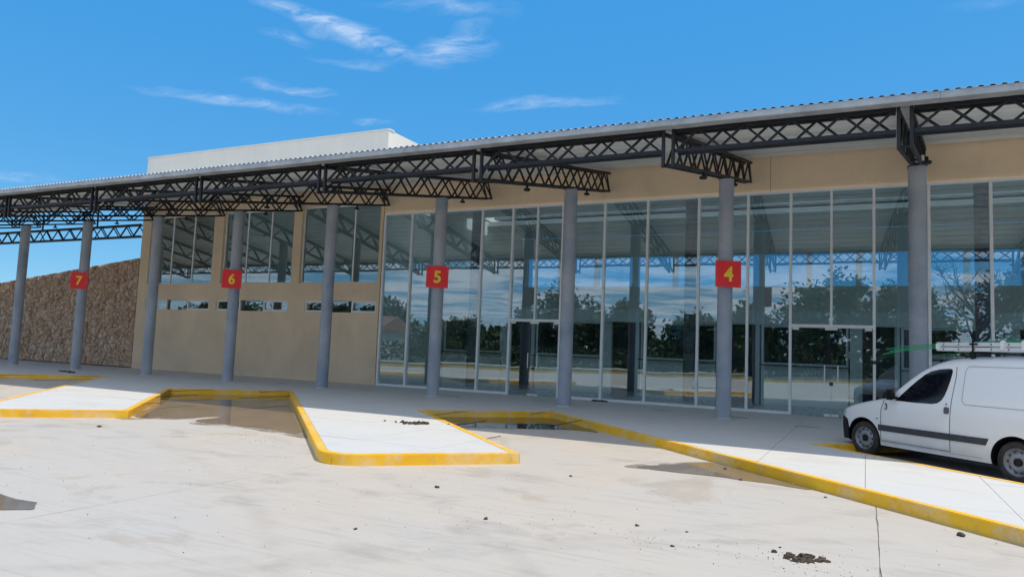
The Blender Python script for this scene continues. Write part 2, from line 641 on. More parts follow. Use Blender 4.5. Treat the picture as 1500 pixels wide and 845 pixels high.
def empty(name, loc, parent=None):
    o = bpy.data.objects.new(name, None)
    C.objects.link(o)
    o.empty_display_size = .3
    WORG[o] = Vector(loc)
    if parent is not None:
        o.parent = parent
        o.location = Vector(loc) - WORG[parent]
    else:
        o.location = loc
    return o


def tag(o, label, cat=None, group=None, kind=None):
    if label:
        o['label'] = label
    if cat:
        o['category'] = cat
    if group:
        o['group'] = group
    if kind:
        o['kind'] = kind
    return o


def copy_tree(o, parent=None, delta=None):
    c = o.copy()
    C.objects.link(c)
    c.parent = parent
    if delta is not None:
        c.location = c.location + Vector(delta)
    WORG[c] = WORG[o] + (Vector(delta) if delta is not None else Vector())
    for ch in list(o.children):
        copy_tree(ch, c)
    return c


# ------------------------------------------------------------------ measured layout (metres; x along the front, y into the building)
YC, X0, SP = 18.84, -33.33, 4.30        # column row
YF = 22.06                              # glass front
ROAD = -0.15


def col_x(n):
    return X0 + n * SP


def xy(u, d):
    return ((u + d) / SQ, (u - d) / SQ)


# ------------------------------------------------------------------ ground, road
g = MB().add([(-1200, -1200, -.215), (1200, -1200, -.215), (1200, 1200, -.215), (-1200, 1200, -.215)], [(0, 1, 2, 3)]).build('ground', 'grass_ground')
tag(g, None, kind='structure')

road_poly = [(-62, 16), (-62, 40), (40, 40), (40, -47), (-42, 3.8)]
road = MB().add([(x, y, ROAD - .014) for x, y in [(-62, 16.2), (40, -47), (40, 40), (-62, 40)]], [(0, 1, 2, 3)]).build('road', 'joint_dirt')
tag(road, None, kind='structure')


def clip_poly(poly, a, b, c):
    """keep the side a*x+b*y<=c"""
    out = []
    for i in range(len(poly)):
        p, q = poly[i], poly[(i + 1) % len(poly)]
        dp, dq = a * p[0] + b * p[1] - c, a * q[0] + b * q[1] - c
        if dp <= 0:
            out.append(p)
        if (dp < 0 < dq) or (dq < 0 < dp):
            t = dp / (dp - dq)
            out.append((p[0] + (q[0] - p[0]) * t, p[1] + (q[1] - p[1]) * t))
    return out


def clip_rect(poly, x0, x1, y0, y1):
    for a, b, c in ((-1, 0, -x0), (1, 0, x1), (0, -1, -y0), (0, 1, y1)):
        poly = clip_poly(poly, a, b, c)
        if len(poly) < 3:
            return []
    out = []
    for p in poly:
        if not out or (abs(p[0] - out[-1][0]) + abs(p[1] - out[-1][1])) > 1e-4:
            out.append(p)
    if len(out) > 2 and abs(out[0][0] - out[-1][0]) + abs(out[0][1] - out[-1][1]) < 1e-4:
        out.pop()
    return out


def area(p):
    return .5 * sum(p[i][0] * p[(i + 1) % len(p)][1] - p[(i + 1) % len(p)][0] * p[i][1] for i in range(len(p)))


FKA, FKB = (-42.0, 3.8), (30.0, -40.7)          # line of the kerb behind the camera
fkn = Vector((-(FKB[1] - FKA[1]), FKB[0] - FKA[0])).normalized()   # points to the terminal side
xe = [-47, -40.0, -33.2, -26.3, -19.6, -12.87, -6.66, .1, 6.85, 13.6, 20.5]
ye = [-34.0, -21.0, -9.5, 1.2, 22.0]
rnd = random.Random(3)
for i in range(len(xe) - 1):
    for j in range(len(ye) - 1):
        gl_ = .0025 if abs(xe[i] - .1) > .01 else .003
        gr_ = .0025 if abs(xe[i + 1] - .1) > .01 else .003
        x0, x1, y0, y1 = xe[i] + gl_, xe[i + 1] - gr_, ye[j] + .006, ye[j + 1] - .006
        n = 70 if abs(xe[i]) < 8 or abs(xe[i + 1]) < 8 else 12
        poly = [(x0, y0)] + [(x1 + (rnd.random() - .72) * (.006 if j == 3 and abs(x1 - .1) < .1 else .003) * (1 + 2.2 * (mnoise.noise(Vector((x1, y0 + (y1 - y0) * t / n * 3, 1))) > .12)), y0 + (y1 - y0) * t / n) for t in range(n + 1)]
        poly += [(x0 + (rnd.random() - .28) * (.006 if j == 3 and abs(x0 - .1) < .1 else .003) * (1 + 2.2 * (mnoise.noise(Vector((x0, y0 + (y1 - y0) * t / n * 3, 5))) > .12)), y0 + (y1 - y0) * t / n) for t in range(n, 0, -1)]
        poly = clip_poly(poly, -fkn.x, -fkn.y, -(fkn.x * FKA[0] + fkn.y * FKA[1]) - .02)
        if len(poly) < 3 or area(poly) < .3:
            continue
        MB().prism(poly, ROAD - .013, ROAD).build('concrete_slab', 'road_concrete', road)

# ------------------------------------------------------------------ platform with saw-tooth bus bays
DRAINS = [(-5.07, 20.0), (-1.23, 18.25), (-11.5, 19.45), (-8.78, 20.1), (-14.9, 19.5), (-3.0, 19.5), (-18.6, 19.6), (1.6, 18.4), (-22.6, 19.5)]
PER = 6.08
outer = []          # outline from left to right (kerb line)
segs = []           # (start index, end index) of each kerb piece
for k in range(-5, 4):
    s = PER * k
    L0 = xy(.82 + s, -22.98 + s)
    outer.append(L0)
    rad = .55
    c = (.82 + s + rad, -10.07 + s - rad)
    st = len(outer) - 1
    for a in range(0, 91, 15):
        t = R(a)
        outer.append(xy(c[0] - rad * math.cos(t), c[1] + rad * math.sin(t)))
    mid = len(outer) - 1
    outer.append(xy(3.65 + s, -10.07 + s))
    c1 = len(outer) - 1
    outer.append(xy(3.65 + s, -16.90 + s))
    c2 = len(outer) - 1
    segs += [(st, mid - 3), (mid - 3, c1), (c1, c2), (c2, c2 + 1)]
segs.pop()
KW = .13


def offset_line(pts, w):
    out = []
    for i, p in enumerate(pts):
        p = Vector(p)
        a = (p - Vector(pts[i - 1])).normalized() if i > 0 else None
        b = (Vector(pts[i + 1]) - p).normalized() if i < len(pts) - 1 else None
        a = a or b
        b = b or a
        na, nb = Vector((-a.y, a.x)), Vector((-b.y, b.x))
        m = (na + nb)
        m.normalize()
        out.append(tuple(p + m * (w / max(.3, m.dot(na)))))
    return out


inner = offset_line(outer, KW)
BACK = 36.0
inpoly = inner + [(inner[-1][0], BACK), (inner[0][0], BACK)]
# outline runs left to right with the platform on its left: counter-clockwise
plat = MB().prism(inpoly, -.20, -.012).build('platform', 'joint_sand')
tag(plat, None, kind='structure')
for (a, b) in segs:
    po = outer[a:b + 1] + inner[a:b + 1][::-1]
    k = MB().prism(po, -.20, .003)
    k.build('kerb', 'kerb_paint', plat, bevel=.010)
gx, gy = SP / 3, 2.15
for i in range(-12, 33):
    for j in range(0, 9):
        x0, y0 = X0 + i * gx + .35, 5.0 + j * gy
        x1, y1 = x0 + gx, min(y0 + gy, YF - .01)
        if y1 - y0 < .2 or x1 < -48 or x0 > 10:
            continue
        p = clip_rect(inpoly, x0 + .004, x1 - .004, y0 + .004, y1 - .004)
        if len(p) < 3 or area(p) < .02:
            continue
        dz = random.uniform(-.0015, .0015)
        MB().prism(p, -.011, dz).build('paving_slab', 'paving_concrete', plat)

# narrow drain slots let into the shaded platform
for (dx_, dy_) in DRAINS:
    MB().box(dx_ - .27, dx_ + .27, dy_ - .035, dy_ + .035, .0025, .005).build('drain_slot', 'wet_black', plat)

# ------------------------------------------------------------------ puddles


def puddle(name, pts, mat, z, seed, label, damp=False):
    """smooth closed outline through hand-measured points"""
    rr = random.Random(seed)
    P = [Vector(p) for p in pts]
    n = len(P)
    out = []
    for i in range(n):
        p0, p1, p2, p3 = P[i - 1], P[i], P[(i + 1) % n], P[(i + 2) % n]
        for t in [q / 6 for q in range(6)]:
            v = .5 * ((2 * p1) + (-p0 + p2) * t + (2 * p0 - 5 * p1 + 4 * p2 - p3) * t * t + (-p0 + 3 * p1 - 3 * p2 + p3) * t ** 3)
            j = mnoise.noise(Vector((v.x * 2.1, v.y * 2.1, seed))) * .10 + mnoise.noise(Vector((v.x * 7, v.y * 7, seed))) * .03
            out.append((v.x + j, v.y + j * .7))
    if area(out) < 0:
        out.reverse()
    ctr = (sum(p[0] for p in out) / len(out), sum(p[1] for p in out) / len(out))
    if damp:
        wide = [(p[0] + (p[0] - ctr[0]) * .16 + .25 * mnoise.noise(Vector((p[0] * 1.3, p[1] * 1.3, 4))), p[1] + (p[1] - ctr[1]) * .16 + .2 * mnoise.noise(Vector((p[0] * 1.3, p[1] * 1.3, 8)))) for p in out]
        dpo = MB().prism(wide, z - .0045, z - .003).build('damp_margin', 'damp_concrete')
        tag(dpo, None, None, None, 'structure')
    o = MB().prism(out, z - .0015, z).build(name, mat)
    tag(o, label, None, None, 'structure')
    return o


def bay_pt(k, u, d):
    return xy(u + PER * k, d + PER * k)


# bay to the right of sign 6: muddy shallow water over the back half of the bay
puddle('puddle', [bay_pt(-1, 3.70, -16.80), bay_pt(-1, 3.70, -13.3), bay_pt(-1, 3.72, -10.35), bay_pt(-1, 4.2, -10.2), bay_pt(-1, 4.63, -10.15), bay_pt(-1, 5.44, -10.75), bay_pt(-1, 5.35, -10.55), bay_pt(-1, 4.95, -9.6), bay_pt(-1, 5.58, -8.92),
                  bay_pt(-1, 6.25, -8.3), bay_pt(-1, 6.84, -7.8), bay_pt(-1, 6.86, -13.5), bay_pt(-1, 6.86, -16.8), bay_pt(-1, 5.2, -16.86)], 'muddy_water', ROAD + .006, 2, 'brown muddy puddle in the bay below sign 6', True)
puddle('puddle', [bay_pt(0, 3.70, -16.80), bay_pt(0, 3.74, -15.0), bay_pt(0, 4.5, -14.65), bay_pt(0, 5.4, -14.5), bay_pt(0, 6.3, -14.3), bay_pt(0, 6.8, -13.9),
                  bay_pt(0, 6.86, -15.4), bay_pt(0, 6.86, -16.8), bay_pt(0, 5.2, -16.86)], 'dark_water', ROAD + .006, 5, 'dark still puddle at the back of the bay below sign 5')
puddle('puddle', [(-3.05, 10.62), (-2.7, 11.15), (-2.3, 11.75), (-1.98, 11.66), (-1.3, 11.02), (-.62, 10.38), (-1.0, 10.32), (-1.75, 10.52), (-2.3, 10.52), (-2.7, 10.5)],
       'thin_mud_water', ROAD + .006, 9, 'shallow puddle along the long yellow kerb', True)
puddle('puddle', [(-8.6, 3.9), (-8.0, 4.45), (-7.5, 4.36), (-7.18, 4.40), (-7.02, 4.30), (-6.97, 4.20), (-7.06, 4.12), (-7.4, 3.85), (-8.0, 3.5)], 'thin_mud_water', ROAD + .006, 12,
       'small puddle at the left edge of the open concrete')

# ------------------------------------------------------------------ terminal building
bld = empty('terminal_building', (-9.0, YF, 0))
tag(bld, 'long beige bus terminal with tall glass front and white block above the canopy', 'building')
XL, XM, XR = -30.0, -16.38, 16.0
UW = [(-29.42, -25.36), (-24.80, -20.84), (-20.42, -16.55)]      # tall upper windows
LW = [(-29.42, -25.36), (-24.92, -20.90), (-20.02, -16.55)]      # low slot windows
ZU = (3.82, 6.90)
ZL = (2.68, 3.12)
WT = .30
y0, y1 = YF, YF + WT


def part(name, mat, parent=bld, bevel=0., **kw):
    def f(*boxes):
        m = MB()
        for b in boxes:
            m.box(*b)
        return m.build(name, mat, parent, bevel=bevel, **kw)
    return f


def wall_with_holes(x0, x1, z0, z1, holes):
    """one wall sheet of thickness WT with rectangular openings, as a grid of cells welded together"""
    xs = sorted({x0, x1, *[h[0] for h in holes], *[h[1] for h in holes]})
    zs = sorted({z0, z1, *[h[2] for h in holes], *[h[3] for h in holes]})
    bm = bmesh.new()
    vv = {}

    def V(i, j, k):
        key = (i, j, k)
        if key not in vv:
            vv[key] = bm.verts.new((xs[i], (y0, y1)[k], zs[j]))
        return vv[key]

    def solid(i, j):
        if i < 0 or j < 0 or i >= len(xs) - 1 or j >= len(zs) - 1:
            return False
        cx, cz = (xs[i] + xs[i + 1]) / 2, (zs[j] + zs[j + 1]) / 2
        return not any(h[0] < cx < h[1] and h[2] < cz < h[3] for h in holes)
    for i in range(len(xs) - 1):
        for j in range(len(zs) - 1):
            if not solid(i, j):
                continue
            bm.faces.new((V(i, j, 0), V(i + 1, j, 0), V(i + 1, j + 1, 0), V(i, j + 1, 0)))
            bm.faces.new((V(i, j + 1, 1), V(i + 1, j + 1, 1), V(i + 1, j, 1), V(i, j, 1)))
            if not solid(i - 1, j):
                bm.faces.new((V(i, j, 1), V(i, j, 0), V(i, j + 1, 0), V(i, j + 1, 1)))
            if not solid(i + 1, j):
                bm.faces.new((V(i + 1, j, 0), V(i + 1, j, 1), V(i + 1, j + 1, 1), V(i + 1, j + 1, 0)))
            if not solid(i, j - 1):
                bm.faces.new((V(i, j, 1), V(i + 1, j, 1), V(i + 1, j, 0), V(i, j, 0)))
            if not solid(i, j + 1):
                bm.faces.new((V(i, j + 1, 0), V(i + 1, j + 1, 0), V(i + 1, j + 1, 1), V(i, j + 1, 1)))
    m = MB()
    bm.verts.index_update()
    m.v = [tuple(v.co) for v in bm.verts]
    m.f = [tuple(v.index for v in f.verts) for f in bm.faces]
    bm.free()
    return m


wall_with_holes(XL, XM - .04, 0, 7.66, [(a, b, *ZU) for a, b in UW] + [(a, b, *ZL) for a, b in LW]).build('wall', 'beige_plaster', bld)
# the upper white block
part('parapet_block', 'white_plaster')((XL - .05, XM - .02, YF + .02, YF + 9.5, 7.68, 9.70))
part('parapet_coping', 'white_plaster')((XL - .08, XM + .01, YF - .01, YF + .35, 9.702, 9.75))
part('side_wall', 'beige_plaster')((XL, XL + .3, YF + WT + .002, YF + 9.4, 0, 7.66))
part('upper_wall', 'beige_plaster')((XM + .002, XR, YF + .01, YF + WT, 6.44, 7.66))
part('upper_wall_joint', 'dark_frame')((-2.525, -2.515, YF + .006, YF + .0098, 6.45, 7.5))
# roof and ceiling in strips, with two added translucent bands that brighten the hall
for ya_, yb_ in ((YF + WT + .004, 23.3), (25.3, 28.4), (30.4, 34.5)):
    part('hall_roof', 'galvanised')((XM + .3, XR, ya_, yb_ + (.5 if yb_ > 34 else 0), 7.70, 7.9))
    part('ceiling', 'ceiling_dark')((XM + .002, XR, ya_, yb_, 7.40, 7.60))
for ya_, yb_ in ((23.3, 25.3), (28.4, 30.4)):
    x = XM + .32
    while x < XR - .5:
        part('added_fill_panel', 'added_fill_panel')((x, min(x + 2.1, XR) - .01, ya_ + .002, yb_ - .002, 7.80, 7.815))
        x += 2.1
part('floor', 'floor_tile')((XL + .31, XR, YF + .12, 34.5, -.006, .004))
part('end_wall', 'beige_plaster')((XR - .3, XR, YF + WT + .004, 34.5, .005, 7.39))
# back wall of the hall with a row of high windows
hx = [XM + .1 + i * 2.0 for i in range(16)]
wb = MB()
wb.box(XL + .31, XR - .31, 34.5, 34.8, .005, 4.85)
wb.box(XL + .31, XR - .31, 34.5, 34.8, 6.35, 7.39)
wb.box(XL + .31, XM + .1, 34.5, 34.8, 4.852, 6.348)
wb.build('back_wall', 'grey_partition', bld)
for i in range(16):
    part('back_wall_post', 'aluminium_white')((hx[i] - .12, hx[i] + .12, 34.52, 34.78, 4.853, 6.347))
    if i < 15:
        part('high_window_pane', 'clear_glass')((hx[i] + .12, hx[i + 1] - .12, 34.64, 34.65, 4.853, 6.347))
part('inner_side_wall', 'grey_partition')((XM - .30, XM - .05, YF + WT + .01, 34.4, .005, 7.64))
# rooms behind the upper and lower windows of the left block
part('upper_floor_slab', 'ceiling_dark')((XL + .32, XM - .31, YF + WT + .01, 25.6, 3.30, 3.50))
part('room_back_wall', 'grey_partition')((XL + .32, XM - .31, 25.6, 25.8, .005, 7.64))
part('room_ceiling', 'ceiling_dark')((XL + .32, XM - .31, YF + WT + .01, 31.0, 7.665, 7.678))
# windows of the left block
for (a, b) in UW:
    w = empty('window', ((a + b) / 2, YF + .17, ZU[0]), bld)
    fy0, fy1 = YF + .13, YF + .19
    t = .055
    z0, z1 = ZU
    for bx in ((a, b, z0, z0 + t), (a, b, z1 - t, z1), (a, a + t, z0 + t, z1 - t), (b - t, b, z0 + t, z1 - t)):
        part('frame_bar', 'aluminium_white', w)((bx[0], bx[1], fy0, fy1, bx[2], bx[3]))
    for q in (1, 2):
        xm = a + (b - a) * q / 3
        part('mullion', 'aluminium_white', w)((xm - .03, xm + .03, fy0, fy1, z0 + t, z1 - t))
    for q in range(3):
        xa, xb = a + (b - a) * q / 3 + (.03 if q else t), a + (b - a) * (q + 1) / 3 - (.03 if q < 2 else t)
        part('pane', 'facade_glass', w)((xa, xb, YF + .155, YF + .163, z0 + t, z1 - t))
for (a, b) in LW:
    w = empty('window', ((a + b) / 2, YF + .17, ZL[0]), bld)
    z0, z1 = ZL
    xs3 = [a, a + (b - a) * .34, a + (b - a) * .66, b]
    for q in range(3):
        xa, xb = xs3[q] + .002, xs3[q + 1] - .002
        if q != 1:
            t = .068
            for bx in ((xa, xb, z0, z0 + t), (xa, xb, z1 - t, z1), (xa, xa + t, z0 + t, z1 - t), (xb - t, xb, z0 + t, z1 - t)):
                part('frame_bar', 'aluminium_white', w)((bx[0], bx[1], YF + .045, YF + .12, bx[2] + .001, bx[3] - .001))
            part('pane', 'facade_glass', w)((xa + t, xb - t, YF + .085, YF + .093, z0 + t, z1 - t))
        else:
            part('pane', 'facade_glass', w)((xa, xb, YF + .14, YF + .148, z0 + .001, z1 - .001))
# glass front
mull = [-16.30, -15.08, -13.72, -12.12, -10.92, -9.06, -7.60, -6.18, -4.58, -3.14, -1.95, .20, 1.52, 2.92, 4.3, 5.7, 7.1, 8.5, 9.9, 11.3, 12.7, 14.1, 15.65]
doors = [(-10.92, -9.06), (-1.95, .20)]
ZT, ZD = 6.36, 2.48
part('top_rail', 'aluminium_white')((-16.335, 15.68, YF - .03, YF + .09, ZT, ZT + .075))
for x in mull:
    part('mullion', 'aluminium_white')((x - .035, x + .035, YF - .04, YF + .10, .0, ZT - .001))


def pane(x0, x1, z0, z1, parent=bld, name='glass_pane', y=None):
    y = YF + .03 if y is None else y
    o = MB().box(x0, x1, y, y + .008, z0, z1).build(name, 'facade_glass', parent)
    o.rotation_euler = (R(random.gauss(0, .05)), 0, R(random.gauss(0, .10)))
    return o


for a, b in zip(mull[:-1], mull[1:]):
    xa, xb = a + .036, b - .036
    if (a, b) in doors:
        xm = (a + b) / 2
        part('transom', 'aluminium_white')((xa, xb, YF - .045, YF + .085, ZD - .012, ZD + .075))
        part('mullion', 'aluminium_white')((xm - .03, xm + .03, YF - .03, YF + .09, ZD + .076, ZT - .001))
        pane(xa, xm - .031, ZD + .077, ZT - .002)
        pane(xm + .031, xb, ZD + .077, ZT - .002)
        dr = empty('glass_door', (xm, YF, 0), bld)
        for s in (-1, 1):
            lx0, lx1 = (xa + .008, xm - .004) if s < 0 else (xm + .004, xb - .008)
            MB().box(lx0, lx1, YF + .028, YF + .038, .012, ZD - .016).build('leaf', 'facade_glass', dr)
            hxp = xm + s * .17
            hb = MB().tube([(hxp, YF - .05, .92), (hxp, YF - .05, 1.42)], .016, 10)
            hb.build('handle', 'aluminium_white', dr, smooth=True, angle=40)
            part('hinge_plate', 'aluminium_white', dr)((xm + s * .012, xm + s * .19, YF + .018, YF + .048, .013, .075) if s > 0 else (xm - .19, xm - .012, YF + .018, YF + .048, .013, .075))
            ex = xb - .19 if s > 0 else xa + .02
            part('hinge_plate', 'aluminium_white', dr)((ex, ex + .17, YF + .018, YF + .048, ZD - .08, ZD - .013))
        part('lock_plate', 'aluminium_white', dr)((xm - .16, xm + .16, YF + .016, YF + .05, ZD - .075, ZD - .014))
        part('lock_case', 'dark_frame', dr)((xm - .05, xm + .05, YF + .012, YF + .05, .86, .96))
    else:
        part('bottom_rail', 'aluminium_white')((xa, xb, YF - .03, YF + .09, .0, .075))
        pane(xa, xb, .076, ZT - .002)
part('mullion_sleeve', 'dark_frame')((.160, .240, YF - .046, YF - .041, 1.50, 1.60))
# ticket offices inside
YP = 26.5
part('bulkhead', 'grey_partition')((XM + .2, XR - .31, YP - .25, YP + .1, 2.72, 3.20))
part('office_slab', 'ceiling_dark')((XM + .2, XR - .31, YP + .1, 34.4, 3.0, 3.19))
x = XM + .2
i = 0
while x < XR - 5:
    w1 = 2.75
    part('counter_front', 'counter_white')((x, x + w1, YP - .06, YP + .06, .005, 1.32))
    part('counter_top', 'dark_frame')((x - .03, x + w1 + .03, YP - .28, YP + .22, 1.321, 1.36))
    for bx in ((x, x + w1, 1.361, 1.43), (x, x + w1, 2.65, 2.719), (x, x + .07, 1.431, 2.649), (x + w1 - .07, x + w1, 1.431, 2.649)):
        part('ticket_window_frame', 'aluminium_white')((bx[0], bx[1], YP - .02, YP + .04, bx[2], bx[3]))
    part('ticket_window_pane', 'clear_glass')((x + .071, x + w1 - .071, YP, YP + .008, 1.431, 2.649))
    part('office_wall', 'grey_partition')((x + w1 + .05, x + w1 + .42, YP - .1, YP + .08, .005, 2.719))
    part('office_wall', 'grey_partition')((x + w1 + 1.36, x + w1 + 1.50, YP - .1, YP + .08, .005, 2.719))
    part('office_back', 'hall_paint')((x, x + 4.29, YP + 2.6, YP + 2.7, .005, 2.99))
    x += 4.30
    i += 1
# hanging notice in one of the ticket windows
part('notice_paper', 'paper')((-.62, -.24, YP - .035, YP - .025, 1.66, 1.90))
# interior columns
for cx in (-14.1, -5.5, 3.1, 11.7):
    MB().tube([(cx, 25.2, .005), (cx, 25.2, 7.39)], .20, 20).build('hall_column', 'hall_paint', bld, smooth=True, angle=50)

# ------------------------------------------------------------------ field-stone wall on the left
stw = empty('stone_wall', (-36.0, 22.1, 0))
tag(stw, 'brown field-stone wall with sloping top beside the beige building', 'wall')
SX0, SX1 = -47.0, -30.06


def stop(x):
    return 5.06 + (x + 29.81) * .1015


MB().add([(SX0, 22.12, 0), (SX1, 22.12, 0), (SX1, 22.6, 0), (SX0, 22.6, 0), (SX0, 22.12, stop(SX0)), (SX1, 22.12, stop(SX1)), (SX1, 22.6, stop(SX1)), (SX0, 22.6, stop(SX0))],
         [(0, 3, 2, 1), (4, 5, 6, 7), (0, 1, 5, 4), (1, 2, 6, 5), (2, 3, 7, 6), (3, 0, 4, 7)]).build('mortar', 'mortar', stw)
rs = random.Random(21)
cell = .215
pts = []
ny = int(5.6 / cell)
nx = int((SX1 - SX0) / (cell * .88))
grid = {}
for i in range(nx + 1):
    for j in range(ny + 1):
        px = SX0 + (i + .5 + rs.uniform(-.42, .42)) * cell * .88
        pz = (j + .5 + rs.uniform(-.42, .42) + (.5 if i % 2 else 0)) * cell * 1.12
        if px < SX1 + .05 and -.1 < pz < stop(px) + .15:
            if rs.random() < .12:
                continue
            grid.setdefault((i, j), []).append((px, pz))
            pts.append((px, pz, i, j))
stones = []
for (px, pz, i, j) in pts:
    poly = [(px - .6, pz - .6), (px + .6, pz - .6), (px + .6, pz + .6), (px - .6, pz + .6)]
    for a in range(i - 3, i + 4):
        for b in range(j - 3, j + 4):
            for (qx, qz) in grid.get((a, b), []):
                if qx == px and qz == pz:
                    continue
                mx_, mz_ = (px + qx) / 2, (pz + qz) / 2
                A, B = qx - px, qz - pz
                poly = clip_poly(poly, A, B, A * mx_ + B * mz_)
    poly = clip_poly(poly, 1, 0, SX1)
    poly = clip_poly(poly, -1, 0, -SX0)
    poly = clip_poly(poly, 0, -1, -.03)
    poly = clip_poly(poly, -.1015, 1, 5.06 + 29.81 * .1015)
    if len(poly) < 3:
        continue
    A = abs(area(poly))
    if A < .004:
        continue
    cxm = sum(p[0] for p in poly) / len(poly); czm = sum(p[1] for p in poly) / len(poly)
    stones.append((cxm, czm, A, poly))


def stone_mesh(m, cx, cz, poly):
    if area(poly) < 0:
        poly = poly[::-1]
    n = len(poly)
    dep = rs.uniform(.02, .12)
    tilt = (rs.uniform(-.12, .12), rs.uniform(-.12, .12))
    sz = math.sqrt(abs(area(poly)))
    r0 = 1 - .014 / sz
    r1 = 1 - rs.uniform(.045, .085) / sz
    vs = []
    for rr_, yy in ((r0, 22.14), (r0 * .99, 22.11 - dep * .55)):
        for p in poly:
            vs.append((cx + (p[0] - cx) * rr_, yy, cz + (p[1] - cz) * rr_))
    for p in poly:
        vs.append((cx + (p[0] - cx) * r1, 22.11 - dep + tilt[0] * (p[0] - cx) + tilt[1] * (p[1] - cz) + rs.uniform(-.012, .012), cz + (p[1] - cz) * r1))
    vs.append((cx + rs.uniform(-.03, .03), 22.105 - dep - rs.uniform(0, .02), cz + rs.uniform(-.03, .03)))
    fs = []
    for k_ in range(2):
        for q in range(n):
            fs.append((k_ * n + q, k_ * n + (q + 1) % n, (k_ + 1) * n + (q + 1) % n, (k_ + 1) * n + q))
    for q in range(n):
        fs.append((2 * n + q, 2 * n + (q + 1) % n, 3 * n))
    m.add(vs, fs)


vis = [s_ for s_ in stones if s_[0] > -41.2]
vis.sort(key=lambda s_: -s_[2] / ((s_[0] * s_[0] + 484) ** 1.0))
big = vis[:295]
bigset = {id(s_) for s_ in big}
for s_ in big:
    m = MB(); stone_mesh(m, s_[0], s_[1], s_[3]); m.build('stone', 'field_stone', stw)
m = MB()
for s_ in stones:
    if id(s_) not in bigset:
        stone_mesh(m, s_[0], s_[1], s_[3])
o = m.build('small_stones', 'field_stone', stw)
tag(o, None, kind='stuff')

# ------------------------------------------------------------------ canopy
cnp = empty('bus_canopy', (-9.0, 13.4, 0))
tag(cnp, 'corrugated canopy roof on black lattice trusses over the platform', 'canopy')
N0, N1 = -3, 10
SL = .187


def zr(y):
    return 5.865 + SL * (y - 13.05)


def rbar(name, a, b, w, h, mat, parent, **kw):
    return MB().bar(a, b, w, h, **kw).build(name, mat, parent)


# roof sheets (one per bay), gutter lengths, lining boards
pitch = SP / 28


def roof_strip():
    m = MB()
    prof = []
    for w in range(28):
        for (t, z) in ((0, 0), (.28, 0), (.42, .026), (.72, .026), (.86, 0)):
            prof.append((w * pitch + t * pitch, z))
    prof.append((SP, 0))
    ys = [12.98, 17.5, 22.04]
    n = len(prof)
    for th in (0, -.004):
        for y in ys:
            for (px, pz) in prof:
                m.v.append((px, y, zr(y) + pz + .03 + th))
    L = len(ys)
    for i in range(L - 1):
        for j in range(n - 1):
            a = i * n + j
            m.f.append((a, a + 1, a + n + 1, a + n))
            b = (L + i) * n + j
            m.f.append((b, b + n, b + n + 1, b + 1))
    for j in range(n - 1):
        m.f.append((j, L * n + j, L * n + j + 1, j + 1))
    return m


for b in range(N0, N1):
    m = roof_strip()
    x0 = col_x(b)
    m.v = [(v[0] + x0, v[1], v[2]) for v in m.v]
    m.build('roof_sheet', 'roof_metal', cnp)
    # gutter: rounded trough along the eave
    gm = MB()
    prof = [(13.00, 5.885), (13.00, 5.785), (13.006, 5.772), (13.02, 5.766), (13.12, 5.764), (13.24, 5.766), (13.262, 5.776), (13.27, 5.80), (13.27, 5.885), (13.255, 5.885), (13.255, 5.80), (13.19, 5.785), (13.07, 5.785), (13.015, 5.80), (13.015, 5.885)]
    n = len(prof)
    sag = [random.uniform(-.006, .006) for _ in range(5)]
    for q in range(5):
        for (yy, zz) in prof:
            gm.v.append((x0 + .002 + (SP - .004) * q / 4, yy, zz + sag[q] * (0 if zz > 5.88 else 1)))
    for q in range(4):
        for j in range(n):
            gm.f.append((q * n + j, (q + 1) * n + j, (q + 1) * n + (j + 1) % n, q * n + (j + 1) % n))
    gm.f.append(tuple(range(n))); gm.f.append(tuple(4 * n + j for j in range(n - 1, -1, -1)))
    gm.build('gutter', 'galvanised', cnp, recalc=True)
    # white lining boards run along the canopy
    nb = 17
    ya, yb = 13.30, 22.03
    for q in range(nb):
        y_0, y_1 = ya + (yb - ya) * q / nb + .026, ya + (yb - ya) * (q + 1) / nb - .026
        z_ = random.uniform(-.004, .004)
        m = MB()
        xa_, xb_ = x0 + .003, x0 + SP - .003
        m.add([(xa_, y_0, zr(y_0) - .075 + z_), (xb_, y_0, zr(y_0) - .075 + z_), (xb_, y_1, zr(y_1) - .075 + z_), (xa_, y_1, zr(y_1) - .075 + z_),
               (xa_, y_0, zr(y_0) - .06 + z_), (xb_, y_0, zr(y_0) - .06 + z_), (xb_, y_1, zr(y_1) - .06 + z_), (xa_, y_1, zr(y_1) - .06 + z_)],
              [(0, 3, 2, 1), (4, 5, 6, 7), (0, 1, 5, 4), (1, 2, 6, 5), (2, 3, 7, 6), (3, 0, 4, 7)])
        m.build('lining_board', 'soffit_white', cnp)
    # dark backing above the board joints
    m = MB()
    m.add([(x0, ya, zr(ya) - .055), (x0 + SP, ya, zr(ya) - .055), (x0 + SP, yb, zr(yb) - .055), (x0, yb, zr(yb) - .055),
           (x0, ya, zr(ya) - .045), (x0 + SP, ya, zr(ya) - .045), (x0 + SP, yb, zr(yb) - .045), (x0, yb, zr(yb) - .045)],
          [(0, 3, 2, 1), (4, 5, 6, 7), (0, 1, 5, 4), (1, 2, 6, 5), (2, 3, 7, 6), (3, 0, 4, 7)])
    m.build('roof_lining', 'black_steel', cnp)

TY0, TY1 = 13.40, 21.93


def ztop(y):
    return 5.735 + .184 * (y - 13.4)


def zbot(y):
    return 5.13 + .187 * (y - 13.4)


